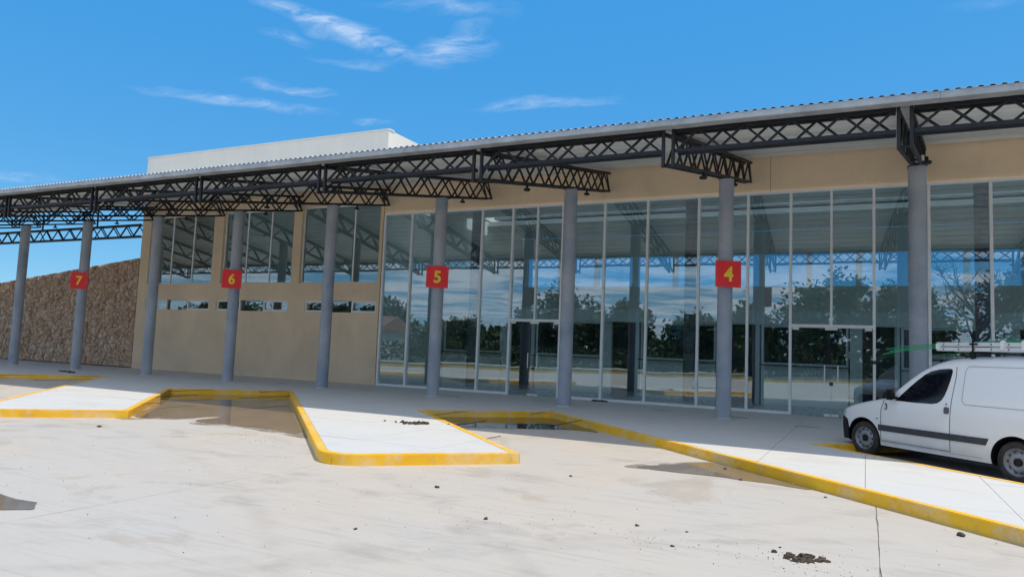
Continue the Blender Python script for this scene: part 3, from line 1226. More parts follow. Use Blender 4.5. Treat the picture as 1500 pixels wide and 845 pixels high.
# one cantilever truss: two lattice planes 0.30 m apart
tx = col_x(0)
tr = empty('cantilever_truss', (tx, TY0, 5.1), cnp)
for s in (-1, 1):
    xx = tx + s * .095
    rbar('top_chord', (xx, TY0, ztop(TY0)), (xx, TY1, ztop(TY1)), .06, .07, 'black_steel', tr)
    rbar('bottom_chord', (xx, TY0, zbot(TY0)), (xx, TY1, zbot(TY1)), .06, .06, 'black_steel', tr)
    nb = 7
    st = (TY1 - .02 - 13.60) / nb
    for k in range(nb + 1):
        yb_ = 13.60 + st * k
        off = 0.0 if s < 0 else .10
        for sgn in (-1, 1):
            yt = yb_ + sgn * st * .5
            if yt < TY0 or yt > TY1:
                continue
            rbar('diagonal', (xx + s * -.012, min(yb_ + off, TY1), zbot(yb_) + .02), (xx + s * -.012, min(yt + off, TY1), ztop(yt) - .02), .035, .045, 'black_steel', tr)
    rbar('end_post', (xx, TY0 - .035, zbot(TY0) - .05), (xx, TY0 - .035, ztop(TY0) + .10), .07, .055, 'black_steel', tr)
    rbar('diagonal', (xx, TY1 - .35, ztop(TY1) - .03), (xx, TY1 - .03, zbot(TY1) + .02), .035, .045, 'black_steel', tr)
for yy in (TY0 + .06, 15.2, 17.0, 18.62, 19.06, 20.5, TY1 - .06):
    rbar('cross_tie', (tx - .066, yy, zbot(yy)), (tx + .066, yy, zbot(yy)), .045, .045, 'black_steel', tr)
SKEW = {7: .028, 8: .088, 9: .10, 10: .10, 4: -.012}       # the last trusses are set slightly askew
TIPX = {n: col_x(n) - SKEW.get(n, 0) * (YC - TY0) for n in range(N0, N1 + 1)}
for n in range(N0, N1 + 1):
    if n != 0:
        t2 = copy_tree(tr, cnp, (TIPX[n] - tx, 0, 0))
        t2.rotation_euler = (0, 0, -math.atan(SKEW.get(n, 0)))
# downlights below the trusses
dl = MB().lathe([(.0, .0), (.075, .0), (.085, .02), (.085, .05), (.03, .055), (.03, .14)], (0, 0, 0), 'Z', 12)
dlm = dl.mesh('downlight', True, 40)
for n in range(0, 10):
    for yy in (15.9, 20.1):
        link('downlight', dlm, 'plastic_black', (col_x(n), yy, zbot(yy) - .165), cnp)

# eave truss: two lattice planes with opposite zigzags, bay by bay
EZ0, EZ1 = 5.39, 5.785
et = empty('eave_truss', (col_x(0) + SP / 2, 13.45, 5.3), cnp)
xa, xb = col_x(0) + .15, col_x(0) + SP - .15
nd = 9
for pl, yy in enumerate((13.39, 13.60)):
    for zz, nm, hh in ((EZ1, 'top_chord', .075), (EZ0, 'bottom_chord', .065)):
        rbar(nm, (xa - .02, yy, zz), (xb + .02, yy, zz), .06, hh, 'black_steel', et)
    for k in range(nd):
        x_0 = xa + (xb - xa) * k / nd
        x_1 = xa + (xb - xa) * (k + 1) / nd
        up = (k + pl) % 2 == 0
        q = .012 if pl == 0 else -.012
        rbar('diagonal', (x_0 + .012, yy + q, EZ0 + .02 if up else EZ1 - .02), (x_1 - .012, yy + q, EZ1 - .02 if up else EZ0 + .02), .04, .042, 'black_steel', et, up=(0, 1, 0))
for n in range(N0, N1):
    if n != 0:
        mid = (TIPX[n] + TIPX[n + 1]) / 2
        e2 = copy_tree(et, cnp, (mid - (col_x(0) + SP / 2), 0, 0))
        e2.scale = ((TIPX[n + 1] - TIPX[n] - .28) / (SP - .28), 1, 1)
# rear truss where the canopy stands free of the building
for b in range(N0, 1):
    rt = empty('rear_truss', (col_x(b) + SP / 2, 22.0, 6.0), cnp)
    xa, xb = col_x(b) + .03, col_x(b) + SP - .03
    if b == 0:
        xb = XL - .03
    if xb - xa < .4:
        continue
    for pl, yy in enumerate((22.0, 22.26)):
        for zz, nm in ((6.58, 'top_chord'), (6.04, 'bottom_chord')):
            rbar(nm, (xa, yy, zz), (xb, yy, zz), .06, .06, 'black_steel', rt)
        nd2 = max(4, int((xb - xa) / .46))
        for k in range(nd2):
            x_0 = xa + (xb - xa) * k / nd2
            x_1 = xa + (xb - xa) * (k + 1) / nd2
            up = (k + pl) % 2 == 0
            rbar('diagonal', (x_0, yy, 6.06 if up else 6.56), (x_1, yy, 6.56 if up else 6.06), .035, .04, 'black_steel', rt, up=(0, 1, 0))
    for zz in (6.62,):
        rbar('hanger', (xa + .1, 22.0, zz), (xa + .1, 22.0, 7.45), .06, .06, 'black_steel', rt)

# ------------------------------------------------------------------ columns
COLLAB = {-3: 'round grey column farthest left, well outside the picture', -2: 'round grey column two places left of the leftmost visible column',
          -1: 'round grey column just outside the left edge of the picture', 0: 'leftmost visible round grey column, in front of the stone wall',
          1: 'round grey column carrying red sign 7', 2: 'round grey column between signs 7 and 6, at the corner of the beige wall',
          3: 'round grey column carrying red sign 6', 4: 'round grey column between signs 6 and 5', 5: 'round grey column carrying red sign 5',
          6: 'round grey column between signs 5 and 4', 7: 'round grey column carrying red sign 4', 8: 'round grey column right of sign 4, behind the white van',
          9: 'round grey column just outside the right edge of the picture', 10: 'round grey column two places right of the van'}
cz = zbot(YC) - .034
first = empty('canopy_column', (0, 0, 0))
MB().tube([(0, 0, 0), (0, 0, cz - .012)], .188, 32).build('shaft', 'column_paint', first, smooth=True, angle=50)
MB().box(-.2, .2, -.17, .17, cz - .0115, cz).build('head_plate', 'black_steel', first)
mb = MB().tube([(0, 0, 0.0015), (0, 0, .03)], .205, 32)
mb.build('base_collar', 'paving_concrete', first, smooth=True, angle=50)
for n in range(N0, N1 + 1):
    c_ = first if n == N0 else copy_tree(first)
    c_.location = (col_x(n), YC, 0.0)
    tag(c_, COLLAB[n], 'column', 'round columns under the canopy')
# small white lamp on top of the column behind the van
fl = empty('wall_lamp', (col_x(8) + .02, YC - .26, cz + .02))
tag(fl, 'small white lamp on top of the column behind the van', 'lamp')
fx_, fy_, fz_ = col_x(8) + .03, YC - .25, cz - .01
MB().add([(fx_ - .09, fy_ - .05, fz_ + .19), (fx_ + .10, fy_ - .05, fz_ + .19), (fx_ + .10, fy_ - .05, fz_ + .07), (fx_ + .01, fy_ - .05, fz_), (fx_ - .09, fy_ - .05, fz_ + .06),
          (fx_ - .09, fy_ + .06, fz_ + .19), (fx_ + .10, fy_ + .06, fz_ + .19), (fx_ + .10, fy_ + .06, fz_ + .07), (fx_ + .01, fy_ + .06, fz_), (fx_ - .09, fy_ + .06, fz_ + .06)],
         [(0, 4, 3, 2, 1), (5, 6, 7, 8, 9), (0, 1, 6, 5), (1, 2, 7, 6), (2, 3, 8, 7), (3, 4, 9, 8), (4, 0, 5, 9)]).build('housing', 'lamp_white', fl, recalc=True)
MB().box(fx_ - .02, fx_ + .03, fy_ + .06, fy_ + .20, fz_ + .08, fz_ + .13).build('bracket', 'black_steel', fl)
f2 = empty('wall_lamp', (-20.6, YF - .2, 6.95))
tag(f2, 'small white lamp on the beige pier between the tall windows', 'lamp')
MB().box(-20.72, -20.52, YF - .16, YF - .02, 6.93, 7.12).build('housing', 'lamp_white', f2, bevel=.02)
MB().box(-20.66, -20.58, YF - .02, YF - .001, 6.98, 7.06).build('bracket', 'black_steel', f2)

# ------------------------------------------------------------------ bay signs
PHI = R(33)


def bay_sign(n, digit):
    t = empty('bay_sign', (0, 0, 0))
    W = .335
    MB().box(-W, W, -.012, .012, -W, W).build('panel', 'sign_red', t, bevel=.003)
    e = .016
    for bx in ((-W + .02, W - .02, W - .02 - e, W - .02), (-W + .02, W - .02, -W + .02, -W + .02 + e), (-W + .02, -W + .02 + e, -W + .02 + e, W - .02 - e), (W - .02 - e, W - .02, -W + .02 + e, W - .02 - e)):
        MB().box(bx[0], bx[1], -.0155, -.012, bx[2], bx[3]).build('border', 'sign_edge', t)
    cu = bpy.data.curves.new('digit', 'FONT')
    cu.body = digit
    cu.size = .56
    cu.align_x = 'CENTER'; cu.align_y = 'CENTER'
    cu.extrude = .002
    cu.offset = .014
    tmp = bpy.data.objects.new('digit', cu)
    C.objects.link(tmp)
    bpy.context.view_layer.update()
    me = bpy.data.meshes.new_from_object(tmp.evaluated_get(bpy.context.evaluated_depsgraph_get()))
    bpy.data.objects.remove(tmp)
    xs_ = [v.co.x for v in me.vertices]; ys_ = [v.co.y for v in me.vertices]
    cx_, cy_ = (min(xs_) + max(xs_)) / 2, (min(ys_) + max(ys_)) / 2
    k_ = .375 / (max(ys_) - min(ys_))
    for v in me.vertices:
        x_, y_, z_ = v.co
        v.co = ((x_ - cx_) * k_ * .96, -z_, (y_ - cy_) * k_)
    me.materials.clear()
    o = link('digit', me, 'sign_yellow', (0, -.0155, 0), t)
    for zz in (-.2, .2):
        MB().box(-.05, .05, .012, .10, zz - .02, zz + .02).build('clamp', 'galvanised', t)
    t.rotation_euler = (0, R(random.uniform(-.8, .8)), PHI)
    off = .188 + .10
    t.location = (col_x(n) + math.sin(PHI) * off * .75, YC - math.cos(PHI) * off, 3.62)
    tag(t, 'red square sign with the yellow number %s on a grey column' % {'4': 'four', '5': 'five', '6': 'six', '7': 'seven'}[digit], 'sign', 'numbered bay signs')


for n, dgt in ((1, '7'), (3, '6'), (5, '5'), (7, '4')):
    bay_sign(n, dgt)

# ------------------------------------------------------------------ white van
van = empty('delivery_van', (0, 0, 0))
tag(van, 'white panel van with black bumper parked in the bay at right', 'van')
LEN = 4.22


def interp(tab, s):
    if s <= tab[0][0]:
        return tab[0][1]
    for (a, va), (b, vb) in zip(tab[:-1], tab[1:]):
        if s <= b:
            t = (s - a) / (b - a)
            return va + (vb - va) * t
    return tab[-1][1]


def smooth_tab(tab, n=80):
    """catmull-rom resample of a table so the loft is smooth"""
    xs_ = [tab[0][0] + (tab[-1][0] - tab[0][0]) * i / n for i in range(n + 1)]
    out = []
    for x_ in xs_:
        k_ = 0
        while k_ < len(tab) - 2 and x_ > tab[k_ + 1][0]:
            k_ += 1
        p0 = tab[max(k_ - 1, 0)]; p1 = tab[k_]; p2 = tab[k_ + 1]; p3 = tab[min(k_ + 2, len(tab) - 1)]
        h_ = p2[0] - p1[0]
        m1 = (p2[1] - p0[1]) / max(1e-6, p2[0] - p0[0]); m2 = (p3[1] - p1[1]) / max(1e-6, p3[0] - p1[0])
        t = (x_ - p1[0]) / h_
        out.append((x_, (2 * t ** 3 - 3 * t * t + 1) * p1[1] + (t ** 3 - 2 * t * t + t) * h_ * m1 + (-2 * t ** 3 + 3 * t * t) * p2[1] + (t ** 3 - t * t) * h_ * m2))
    return out


ZTOP = smooth_tab([(0, .66), (.05, .765), (.14, .835), (.3, .90), (.6, .985), (.9, 1.055), (1.12, 1.11), (1.30, 1.24), (1.55, 1.46), (1.80, 1.645), (2.02, 1.755), (2.3, 1.82), (2.8, 1.855), (3.5, 1.865), (3.95, 1.85), (4.12, 1.80), (4.19, 1.68), (4.22, 1.5)], 140)
WB = smooth_tab([(0, .60), (.06, .70), (.16, .775), (.35, .83), (.65, .855), (1.0, .865), (3.6, .865), (4.0, .85), (4.16, .83), (4.22, .79)], 100)
RC = [(0, .10), (.3, .12), (1.0, .13), (1.3, .16), (1.9, .18), (2.4, .20), (4.22, .20)]
VZ = smooth_tab([(.15, .93), (.25, .965), (.40, .988), (.55, 1.0), (.75, 1.0), (.95, .99), (1.08, .975), (1.3, .925), (1.6, .85), (1.8, .80), (1.95, .77)], 60)
Z0 = .225


def ysurf(s, z):
    zt = interp(ZTOP, s); rc = interp(RC, s); zs = zt - rc
    if z <= zs:
        return interp(WB, s) * interp(VZ, z)
    w = interp(WB, s) * interp(VZ, zs)
    q = min(1., max(0., (z - zs) / rc))
    sn = q ** (1 / .62)
    return w * (math.sqrt(max(0., 1 - sn * sn)) ** .62)


ST = sorted(set([0, .02, .05, .09, .14, .2] + [.28 + i * .07 for i in range(53)] + [3.99, 4.06, 4.12, 4.16, 4.19, 4.21, 4.22]))
NSD, NCR = 16, 9
secs = []
for s in ST:
    zt = interp(ZTOP, s); rc = interp(RC, s); zs = zt - rc
    half = []
    for i in range(NSD + 1):
        z = Z0 + (zs - Z0) * i / NSD
        half.append((interp(WB, s) * interp(VZ, z), z))
    w = half[-1][0]
    for i in range(1, NCR + 1):
        a = math.pi / 2 * i / NCR
        half.append((w * (math.cos(a) ** .62 if i < NCR else 0.), zs + rc * math.sin(a) ** .62))
    ring = [(s, -y_, z_) for y_, z_ in half] + [(s, y_, z_) for y_, z_ in half[-2::-1]]
    secs.append(ring)
m = MB()
n = len(secs[0])
m.v = [v for r_ in secs for v in r_]
for i in range(len(secs) - 1):
    for j in range(n):
        m.f.append((i * n + j, i * n + (j + 1) % n, (i + 1) * n + (j + 1) % n, (i + 1) * n + j))
m.f.append(tuple(range(n - 1, -1, -1)))
m.f.append(tuple((len(secs) - 1) * n + j for j in range(n)))
me = m.mesh('body', False)
bm = bmesh.new(); bm.from_mesh(me); bmesh.ops.recalc_face_normals(bm, faces=bm.faces); bm.to_mesh(me); bm.free()
WHEELS = [(.66, .305), (3.40, .305)]
body_tmp = bpy.data.objects.new('body', me)
C.objects.link(body_tmp)
cuts = []
for (ws, wz) in WHEELS:
    for sd in (-1, 1):
        c = MB().lathe([(.0001, .52 * sd), (.375, .52 * sd), (.375, 1.1 * sd), (.0001, 1.1 * sd)], (ws, 0, wz), 'Y', 48)
        cm_ = c.mesh('cut')
        bm = bmesh.new(); bm.from_mesh(cm_); bmesh.ops.remove_doubles(bm, verts=bm.verts, dist=.001); bmesh.ops.recalc_face_normals(bm, faces=bm.faces); bm.to_mesh(cm_); bm.free()
        co = bpy.data.objects.new('cut', cm_)
        C.objects.link(co)
        md = body_tmp.modifiers.new('cut', 'BOOLEAN'); md.operation = 'DIFFERENCE'; md.solver = 'EXACT'; md.object = co
        cuts.append(co)
bpy.context.view_layer.update()
bme = bpy.data.meshes.new_from_object(body_tmp.evaluated_get(bpy.context.evaluated_depsgraph_get()))
bpy.data.objects.remove(body_tmp)
for co in cuts:
    bpy.data.objects.remove(co)
bme.materials.clear()
bme.materials.append(MT['van_paint']); bme.materials.append(MT['plastic_black'])
for p in bme.polygons:
    p.use_smooth = True
    c = p.center
    for (ws, wz) in WHEELS:
        if math.hypot(c.x - ws, c.z - wz) < .3752 and abs(c.y) > .5 and (abs(p.normal.y) < .25 or abs(c.y) < .53):
            p.material_index = 1
    if p.normal.z < -.9:
        p.material_index = 1
try:
    bme.set_sharp_from_angle(angle=R(38))
except Exception:
    pass
bme.name = 'body'
link('body', bme, None, (0, 0, 0), van)


def patch(name, outline, off, mat, side=-1, parent=van, rings=4, rim=.012):
    """panel lying on the body side: outline in (s, z)"""
    cs = sum(p[0] for p in outline) / len(outline); cz_ = sum(p[1] for p in outline) / len(outline)
    m_ = MB()
    n_ = len(outline)
    facs = [1.0] + [1 - .012] + [1 - (k_ + 1) / (rings + 1) for k_ in range(rings)]
    for k_, f_ in enumerate(facs):
        for (s_, z_) in outline:
            a, b = cs + (s_ - cs) * f_, cz_ + (z_ - cz_) * f_
            o_ = off if k_ else -rim
            m_.v.append((a, side * (ysurf(a, b) + o_), b))
    m_.v.append((cs, side * (ysurf(cs, cz_) + off), cz_))
    for k_ in range(len(facs) - 1):
        for q in range(n_):
            f_ = (k_ * n_ + q, k_ * n_ + (q + 1) % n_, (k_ + 1) * n_ + (q + 1) % n_, (k_ + 1) * n_ + q)
            m_.f.append(f_ if side < 0 else f_[::-1])
    L_ = (len(facs) - 1) * n_
    for q in range(n_):
        f_ = (L_ + q, L_ + (q + 1) % n_, len(m_.v) - 1)
        m_.f.append(f_ if side < 0 else f_[::-1])
    return m_.build(name, mat, parent, smooth=True, angle=45, recalc=False)


def dense(pts_, k_=6):
    out = []
    for i_ in range(len(pts_)):
        a, b = pts_[i_], pts_[(i_ + 1) % len(pts_)]
        for q in range(k_):
            out.append((a[0] + (b[0] - a[0]) * q / k_, a[1] + (b[1] - a[1]) * q / k_))
    return out


def roundrect(a, b, c, d, r_, k_=5):
    out = []
    for (cx_, cz_, a0) in ((b - r_, c + r_, -90), (b - r_, d - r_, 0), (a + r_, d - r_, 90), (a + r_, c + r_, 180)):
        for q in range(k_ + 1):
            t = R(a0 + 90 * q / k_)
            out.append((cx_ + r_ * math.cos(t), cz_ + r_ * math.sin(t)))
    return out


def groove(name, pts_, side, parent, w=.010, off=.0015, mat='plastic_black', k_=10):
    """thin shut or shadow line following the body side"""
    P_ = []
    for (a, b) in zip(pts_[:-1], pts_[1:]):
        for q in range(k_):
            P_.append((a[0] + (b[0] - a[0]) * q / k_, a[1] + (b[1] - a[1]) * q / k_))
    P_.append(pts_[-1])
    m_ = MB()
    for i_, p in enumerate(P_):
        a, b = P_[max(i_ - 1, 0)], P_[min(i_ + 1, len(P_) - 1)]
        t = Vector((b[0] - a[0], b[1] - a[1])).normalized()
        for sg_ in (-1, 1):
            s_, z_ = p[0] - t.y * w / 2 * sg_, p[1] + t.x * w / 2 * sg_
            m_.v.append((s_, side * (ysurf(s_, z_) + off), z_))
        for sg_ in (-1, 1):
            s_, z_ = p[0] - t.y * w / 2 * sg_, p[1] + t.x * w / 2 * sg_
            m_.v.append((s_, side * (ysurf(s_, z_) - .004), z_))
    for i_ in range(len(P_) - 1):
        a = i_ * 4
        for (q, r_) in ((0, 1), (1, 3), (3, 2), (2, 0)):
            m_.f.append((a + q, a + 4 + q, a + 4 + r_, a + r_))
    return m_.build(name, mat, parent, recalc=True)


WIN = [(1.345, 1.035), (1.40, 1.085), (1.50, 1.185), (1.62, 1.305), (1.75, 1.425), (1.86, 1.515), (1.97, 1.575), (2.12, 1.615), (2.28, 1.632), (2.335, 1.625), (2.352, 1.59), (2.335, 1.45), (2.30, 1.29), (2.265, 1.18),
       (2.22, 1.105), (2.15, 1.055), (2.05, 1.035), (1.7, 1.028)]
for sd in (-1, 1):
    door = patch('door', dense([(1.03, .50), (1.03, 1.0), (1.22, 1.02), (2.38, 1.03), (2.385, .50)][::-1] if False else [(2.37, .31), (2.385, 1.02), (1.10, 1.02), (1.055, .80), (1.04, .31)][::-1], 5), .0005, 'van_paint', sd, van, 5, .004)
    groove('shut_line', [(1.13, 1.06), (1.06, .85), (1.045, .31), (2.37, .31), (2.385, .9), (2.40, 1.2), (2.42, 1.5), (2.41, 1.66)], sd, door)
    patch('side_window', dense(WIN[::-1], 2), .004, 'car_glass', sd, door, 4, .006)
    patch('rubbing_strip', dense([(1.0, .485), (1.0, .590), (3.02, .595), (2.97, .49)], 10), .014, 'strip_grey', sd, van, 1, .01)
    patch('cargo_panel', roundrect(2.58, 4.02, 1.085, 1.665, .08)[::-1], .014, 'van_paint', sd, van, 5, .01)
    rrp = roundrect(2.565, 4.035, 1.07, 1.68, .09)
    groove('panel_shadow_line', rrp + rrp[:1], sd, van, .010, .0015, 'panel_shadow', 3)  # shadow edge of the raised panel, painted as a grey line
    h_ = patch('handle', roundrect(2.285, 2.365, .90, 1.01, .03)[::-1], .022, 'plastic_grey', sd, door, 2, .01)
    patch('lock', roundrect(2.30, 2.325, 1.045, 1.07, .01)[::-1], .006, 'plastic_grey', sd, door, 1, .01)
    groove('sill_line', [(1.05, .285), (2.9, .285)], sd, van, .004, .001, 'plastic_grey', 16)
    patch('indicator', roundrect(.965, 1.0, .68, .70, .008)[::-1], .008, 'plastic_grey', sd, van, 1, .01)
    patch('headlight', dense([(.055, .62), (.05, .70), (.16, .80), (.24, .82), (.22, .72), (.16, .62)], 4), .006, 'clear_lamp' if 'clear_lamp' in MT else 'ladder_aluminium', sd, van, 2, .01)
    # front quarter of the black bumper, wheel-arch lip and mud flap
    patch('bumper_corner', dense([(.30, .24), (.31, .46), (.27, .60), (.14, .665), (.02, .645), (.01, .24)][::-1], 5), .022, 'plastic_black', sd, van, 3, .02)
    mir = MB()
    base_y = ysurf(1.34, 1.09)
    mir.box(1.25, 1.40, base_y + .02, base_y + .20, 1.045, 1.225)
    if sd < 0:
        mir.v = [(v[0], -v[1], v[2]) for v in mir.v]
    mo = mir.build('mirror', 'plastic_black', van, bevel=.045, recalc=True)
    arm = MB().bar((1.38, sd * (base_y - .03), 1.08), (1.34, sd * (base_y + .06), 1.085), .08, .05)
    arm.build('mirror_arm', 'plastic_black', van, bevel=.012)
    for (ws, wz) in WHEELS:
        whe = empty('wheel', (ws, sd * .74, 0), van)
        yo = sd * .835
        t_ = MB().lathe([(.195, yo - sd * .02), (.215, yo), (.255, yo + sd * .006), (.288, yo - sd * .008), (.302, yo - sd * .032), (.305, yo - sd * .06), (.305, yo - sd * .125), (.30, yo - sd * .15), (.27, yo - sd * .175), (.20, yo - sd * .17)], (ws, 0, wz), 'Y', 40)
        t_.build('tyre', 'rubber', whe, smooth=True, angle=50, recalc=True)
        rim = MB().lathe([(.208, yo - sd * .012), (.198, yo - sd * .010), (.188, yo - sd * .035), (.165, yo - sd * .052), (.145, yo - sd * .040), (.105, yo - sd * .022), (.072, yo - sd * .030), (.068, yo - sd * .045), (.0001, yo - sd * .045)], (ws, 0, wz), 'Y', 40)
        rim.build('rim', 'wheel_steel', whe, smooth=True, angle=50, recalc=True)
        hc = MB().lathe([(.058, yo - sd * .044), (.055, yo - sd * .022), (.04, yo - sd * .014), (.0001, yo - sd * .012)], (ws, 0, wz), 'Y', 20)
        hc.build('hub_cap', 'plastic_black', whe, smooth=True, angle=50, recalc=True)
        for q in range(10):
            a = 2 * math.pi * q / 10
            ax, az = ws + .152 * math.cos(a), wz + .152 * math.sin(a)
            hole = MB().bar((ax - .018 * math.sin(a), yo - sd * .0405, az + .018 * math.cos(a)), (ax + .018 * math.sin(a), yo - sd * .0405, az - .018 * math.cos(a)), .012, .02, up=(0, 1, 0))
            hole.build('vent_slot', 'plastic_black', whe)
# bumper across the nose, windscreen and tailgate panes, grille, plate
m = MB()
zz_ = [.24, .32, .42, .52, .60]
ys_ = [-.60, -.45, -.25, 0, .25, .45, .60]
for z in zz_:
    for y in ys_:
        m.v.append((-.055 + .075 * (abs(y) / .60) ** 2.5 + .03 * abs(z - .42) / .18, y, z))
for z in zz_:
    for y in ys_:
        m.v.append((.03, y, z))
nn = len(ys_); tot = nn * len(zz_)
for i in range(len(zz_) - 1):
    for j in range(nn - 1):
        a = i * nn + j
        m.f += [(a, a + nn, a + nn + 1, a + 1), (tot + a, tot + a + 1, tot + a + nn + 1, tot + a + nn)]
for j in range(nn - 1):
    m.f += [(j, j + 1, tot + j + 1, tot + j), ((len(zz_) - 1) * nn + j, tot + (len(zz_) - 1) * nn + j, tot + (len(zz_) - 1) * nn + j + 1, (len(zz_) - 1) * nn + j + 1)]
for i in range(len(zz_) - 1):
    a, b = i * nn, (i + 1) * nn
    m.f += [(a, tot + a, tot + b, b), (a + nn - 1, b + nn - 1, tot + b + nn - 1, tot + a + nn - 1)]
m.build('front_bumper', 'plastic_black', van, smooth=True, angle=40, recalc=True)
m = MB()
ws_ = [1.16 + (1.93 - 1.16) * i / 10 for i in range(11)]
for s in ws_:
    zt = interp(ZTOP, s); rc = interp(RC, s)
    w = interp(WB, s) * interp(VZ, zt - rc)
    for j in range(13):
        fy = (j / 12 * 2 - 1) * .86
        cosv = abs(fy)
        a = math.acos(min(1, cosv ** (1 / .62)))
        m.v.append((s, fy * w, zt - rc + rc * math.sin(a) ** .62 + .004))
for i in range(10):
    for j in range(12):
        a = i * 13 + j
        m.f.append((a, a + 1, a + 14, a + 13))
m.build('windscreen', 'car_glass', van, smooth=True)
MB().box(4.205, 4.26, -.80, .80, .24, .50).build('rear_bumper', 'plastic_black', van, bevel=.02)
for sd in (-1, 1):
    MB().box(4.19, 4.235, min(sd * .70, sd * .80), max(sd * .70, sd * .80), .62, 1.0).build('tail_light', 'sign_red', van, bevel=.012)
    MB().box(4.2, 4.232, min(sd * .06, sd * .60), max(sd * .06, sd * .60), 1.12, 1.46).build('rear_window', 'car_glass', van, bevel=.012)
MB().box(.35, 3.9, -.6, .6, .17, .24).build('underbody', 'plastic_black', van)
# dark emblem on the door front
cu = bpy.data.curves.new('emblem', 'FONT'); cu.body = '3'; cu.size = .12; cu.extrude = .001; cu.offset = .003
tmp = bpy.data.objects.new('emblem', cu); C.objects.link(tmp); bpy.context.view_layer.update()
me = bpy.data.meshes.new_from_object(tmp.evaluated_get(bpy.context.evaluated_depsgraph_get())); bpy.data.objects.remove(tmp)
for v in me.vertices:
    x_, y_, z_ = v.co
    v.co = (x_ * 1.25, -z_, y_ * 1.3)
me.materials.clear()
link('emblem', me, 'plastic_grey', (1.13, -(ysurf(1.17, .93) + .004), .865), van)
# place it: nose towards the building, 45 degrees to the front
VU, VD = 11.36, -11.20
vx, vy = xy(VU, VD - .07)
van.location = (vx, vy, ROAD + .001)
vx, vy = xy(VU, VD)
van.rotation_euler = (0, 0, R(-45))
van.scale = (1.04, 1, 1)


def van_local(o):
    o.location = Vector((vx, vy, ROAD)) + Matrix.Rotation(R(-45), 3, 'Z') @ Vector(o.location)
    o.rotation_euler = (0, 0, R(-45))


# roof rack, ladder and green poles carried on it
rack = empty('roof_rack', (0, 0, 0))
tag(rack, 'low dark roof rack on top of the white van', 'roof rack')
for s in (2.62, 3.72):
    MB().bar((s, -.64, 1.905), (s, .64, 1.905), .04, .03).build('crossbar', 'plastic_black', rack)
    for sd in (-1, 1):
        y_ = sd * .60
        zt = [z for z in [1.6 + q * .004 for q in range(80)] if ysurf(s, z) > .60]
        MB().box(s - .03, s + .03, y_ - .025, y_ + .025, (zt[-1] if zt else 1.7) - .01, 1.889).build('foot', 'plastic_black', rack)
van_local(rack)
lad = empty('ladder', (0, 0, 0))
tag(lad, 'aluminium extension ladder strapped flat on the van roof', 'ladder')
for lv, z in enumerate((1.921, 2.000)):
    for y_ in (-.60, -.22):
        MB().box(1.97 + lv * .01, 4.75, y_ - .02, y_ + .02, z, z + .064).build('rail', 'ladder_aluminium', lad, bevel=.006)
    for k in range(10):
        s = 2.10 + k * .28
        MB().tube([(s, -.624, z + .032), (s, -.196, z + .032)], .014, 8).build('rung', 'plastic_grey', lad, smooth=True, angle=50)
for s in (1.99, 3.12, 3.45):
    hgt = (1.925, 2.06) if s < 2.3 else ((1.93, 2.10) if s < 3.5 else (1.90, 1.99))
    MB().box(s - .04, s + .04, -.636, -.57, *hgt).build('end_fitting', 'lamp_white', lad, bevel=.02)
MB().box(2.62, 2.645, -.632, -.19, 1.914, 2.07).build('strap', 'plastic_black', lad)
MB().box(2.58, 2.72, -.645, -.622, 2.02, 2.05).build('buckle', 'plastic_black', lad, bevel=.006)
van_local(lad)
for k, (ya_, za_, sa_, zb_, lab) in enumerate([(-.56, 1.845, .80, 2.12, 'thin green pole on the van roof, lowest of three'),
                                              (-.48, 1.90, .86, 2.14, 'thin green pole on the van roof, middle of three'),
                                              (-.42, 1.94, .74, 2.155, 'thin green pole on the van roof, highest of three')]):
    gp = MB().tube([(sa_ + (4.6 - sa_) * q / 8, ya_ + .02 * q / 8, za_ + (zb_ - za_) * (q / 8) ** .62) for q in range(9)], .009, 8).build('green_pole', 'pole_green', None, smooth=True, angle=60)
    tag(gp, lab, 'pole', 'green poles on the van')
    van_local(gp)

# ------------------------------------------------------------------ mud and litter


def clod(mb, c, r_, seed, flat=.6):
    rr = random.Random(seed)
    ang = rr.uniform(0, 6.28)
    vs, fs = [], []
    nu, nv = 8, 5
    for j in range(nv + 1):
        th = math.pi * j / nv
        for i in range(nu):
            ph = 2 * math.pi * i / nu
            p = Vector((math.sin(th) * math.cos(ph), math.sin(th) * math.sin(ph), math.cos(th)))
            k_ = 1 + .75 * mnoise.noise(p * 1.5 + Vector((seed * 3.1, seed, 0))) + .4 * mnoise.noise(p * 4 + Vector((seed, 0, seed)))
            q = p * r_ * k_
            vs.append((c[0] + q.x * math.cos(ang) - q.y * math.sin(ang), c[1] + q.x * math.sin(ang) + q.y * math.cos(ang), c[2] + q.z * flat + r_ * flat * .55))
    for j in range(nv):
        for i in range(nu):
            fs.append((j * nu + i, (j + 1) * nu + i, (j + 1) * nu + (i + 1) % nu, j * nu + (i + 1) % nu))
    mb.add(vs, fs)


def pile(name, cx, cy, z, wx, wy, n_, rmin, rmax, seed, label, ang=0):
    rr = random.Random(seed)
    root = empty(name, (cx, cy, z))
    tag(root, label, 'mud')
    for i in range(n_):
        a, b = rr.gauss(0, .42), rr.gauss(0, .42)
        a, b = max(-1, min(1, a)), max(-1, min(1, b))
        px, py = a * wx, b * wy
        x_, y_ = cx + px * math.cos(ang) - py * math.sin(ang), cy + px * math.sin(ang) + py * math.cos(ang)
        m_ = MB(); clod(m_, (x_, y_, z), rmin + (rmax - rmin) * rr.random() ** 2.2, seed * 50 + i, rr.uniform(.45, .8))
        m_.build('clod', 'mud', root, smooth=True, angle=35)


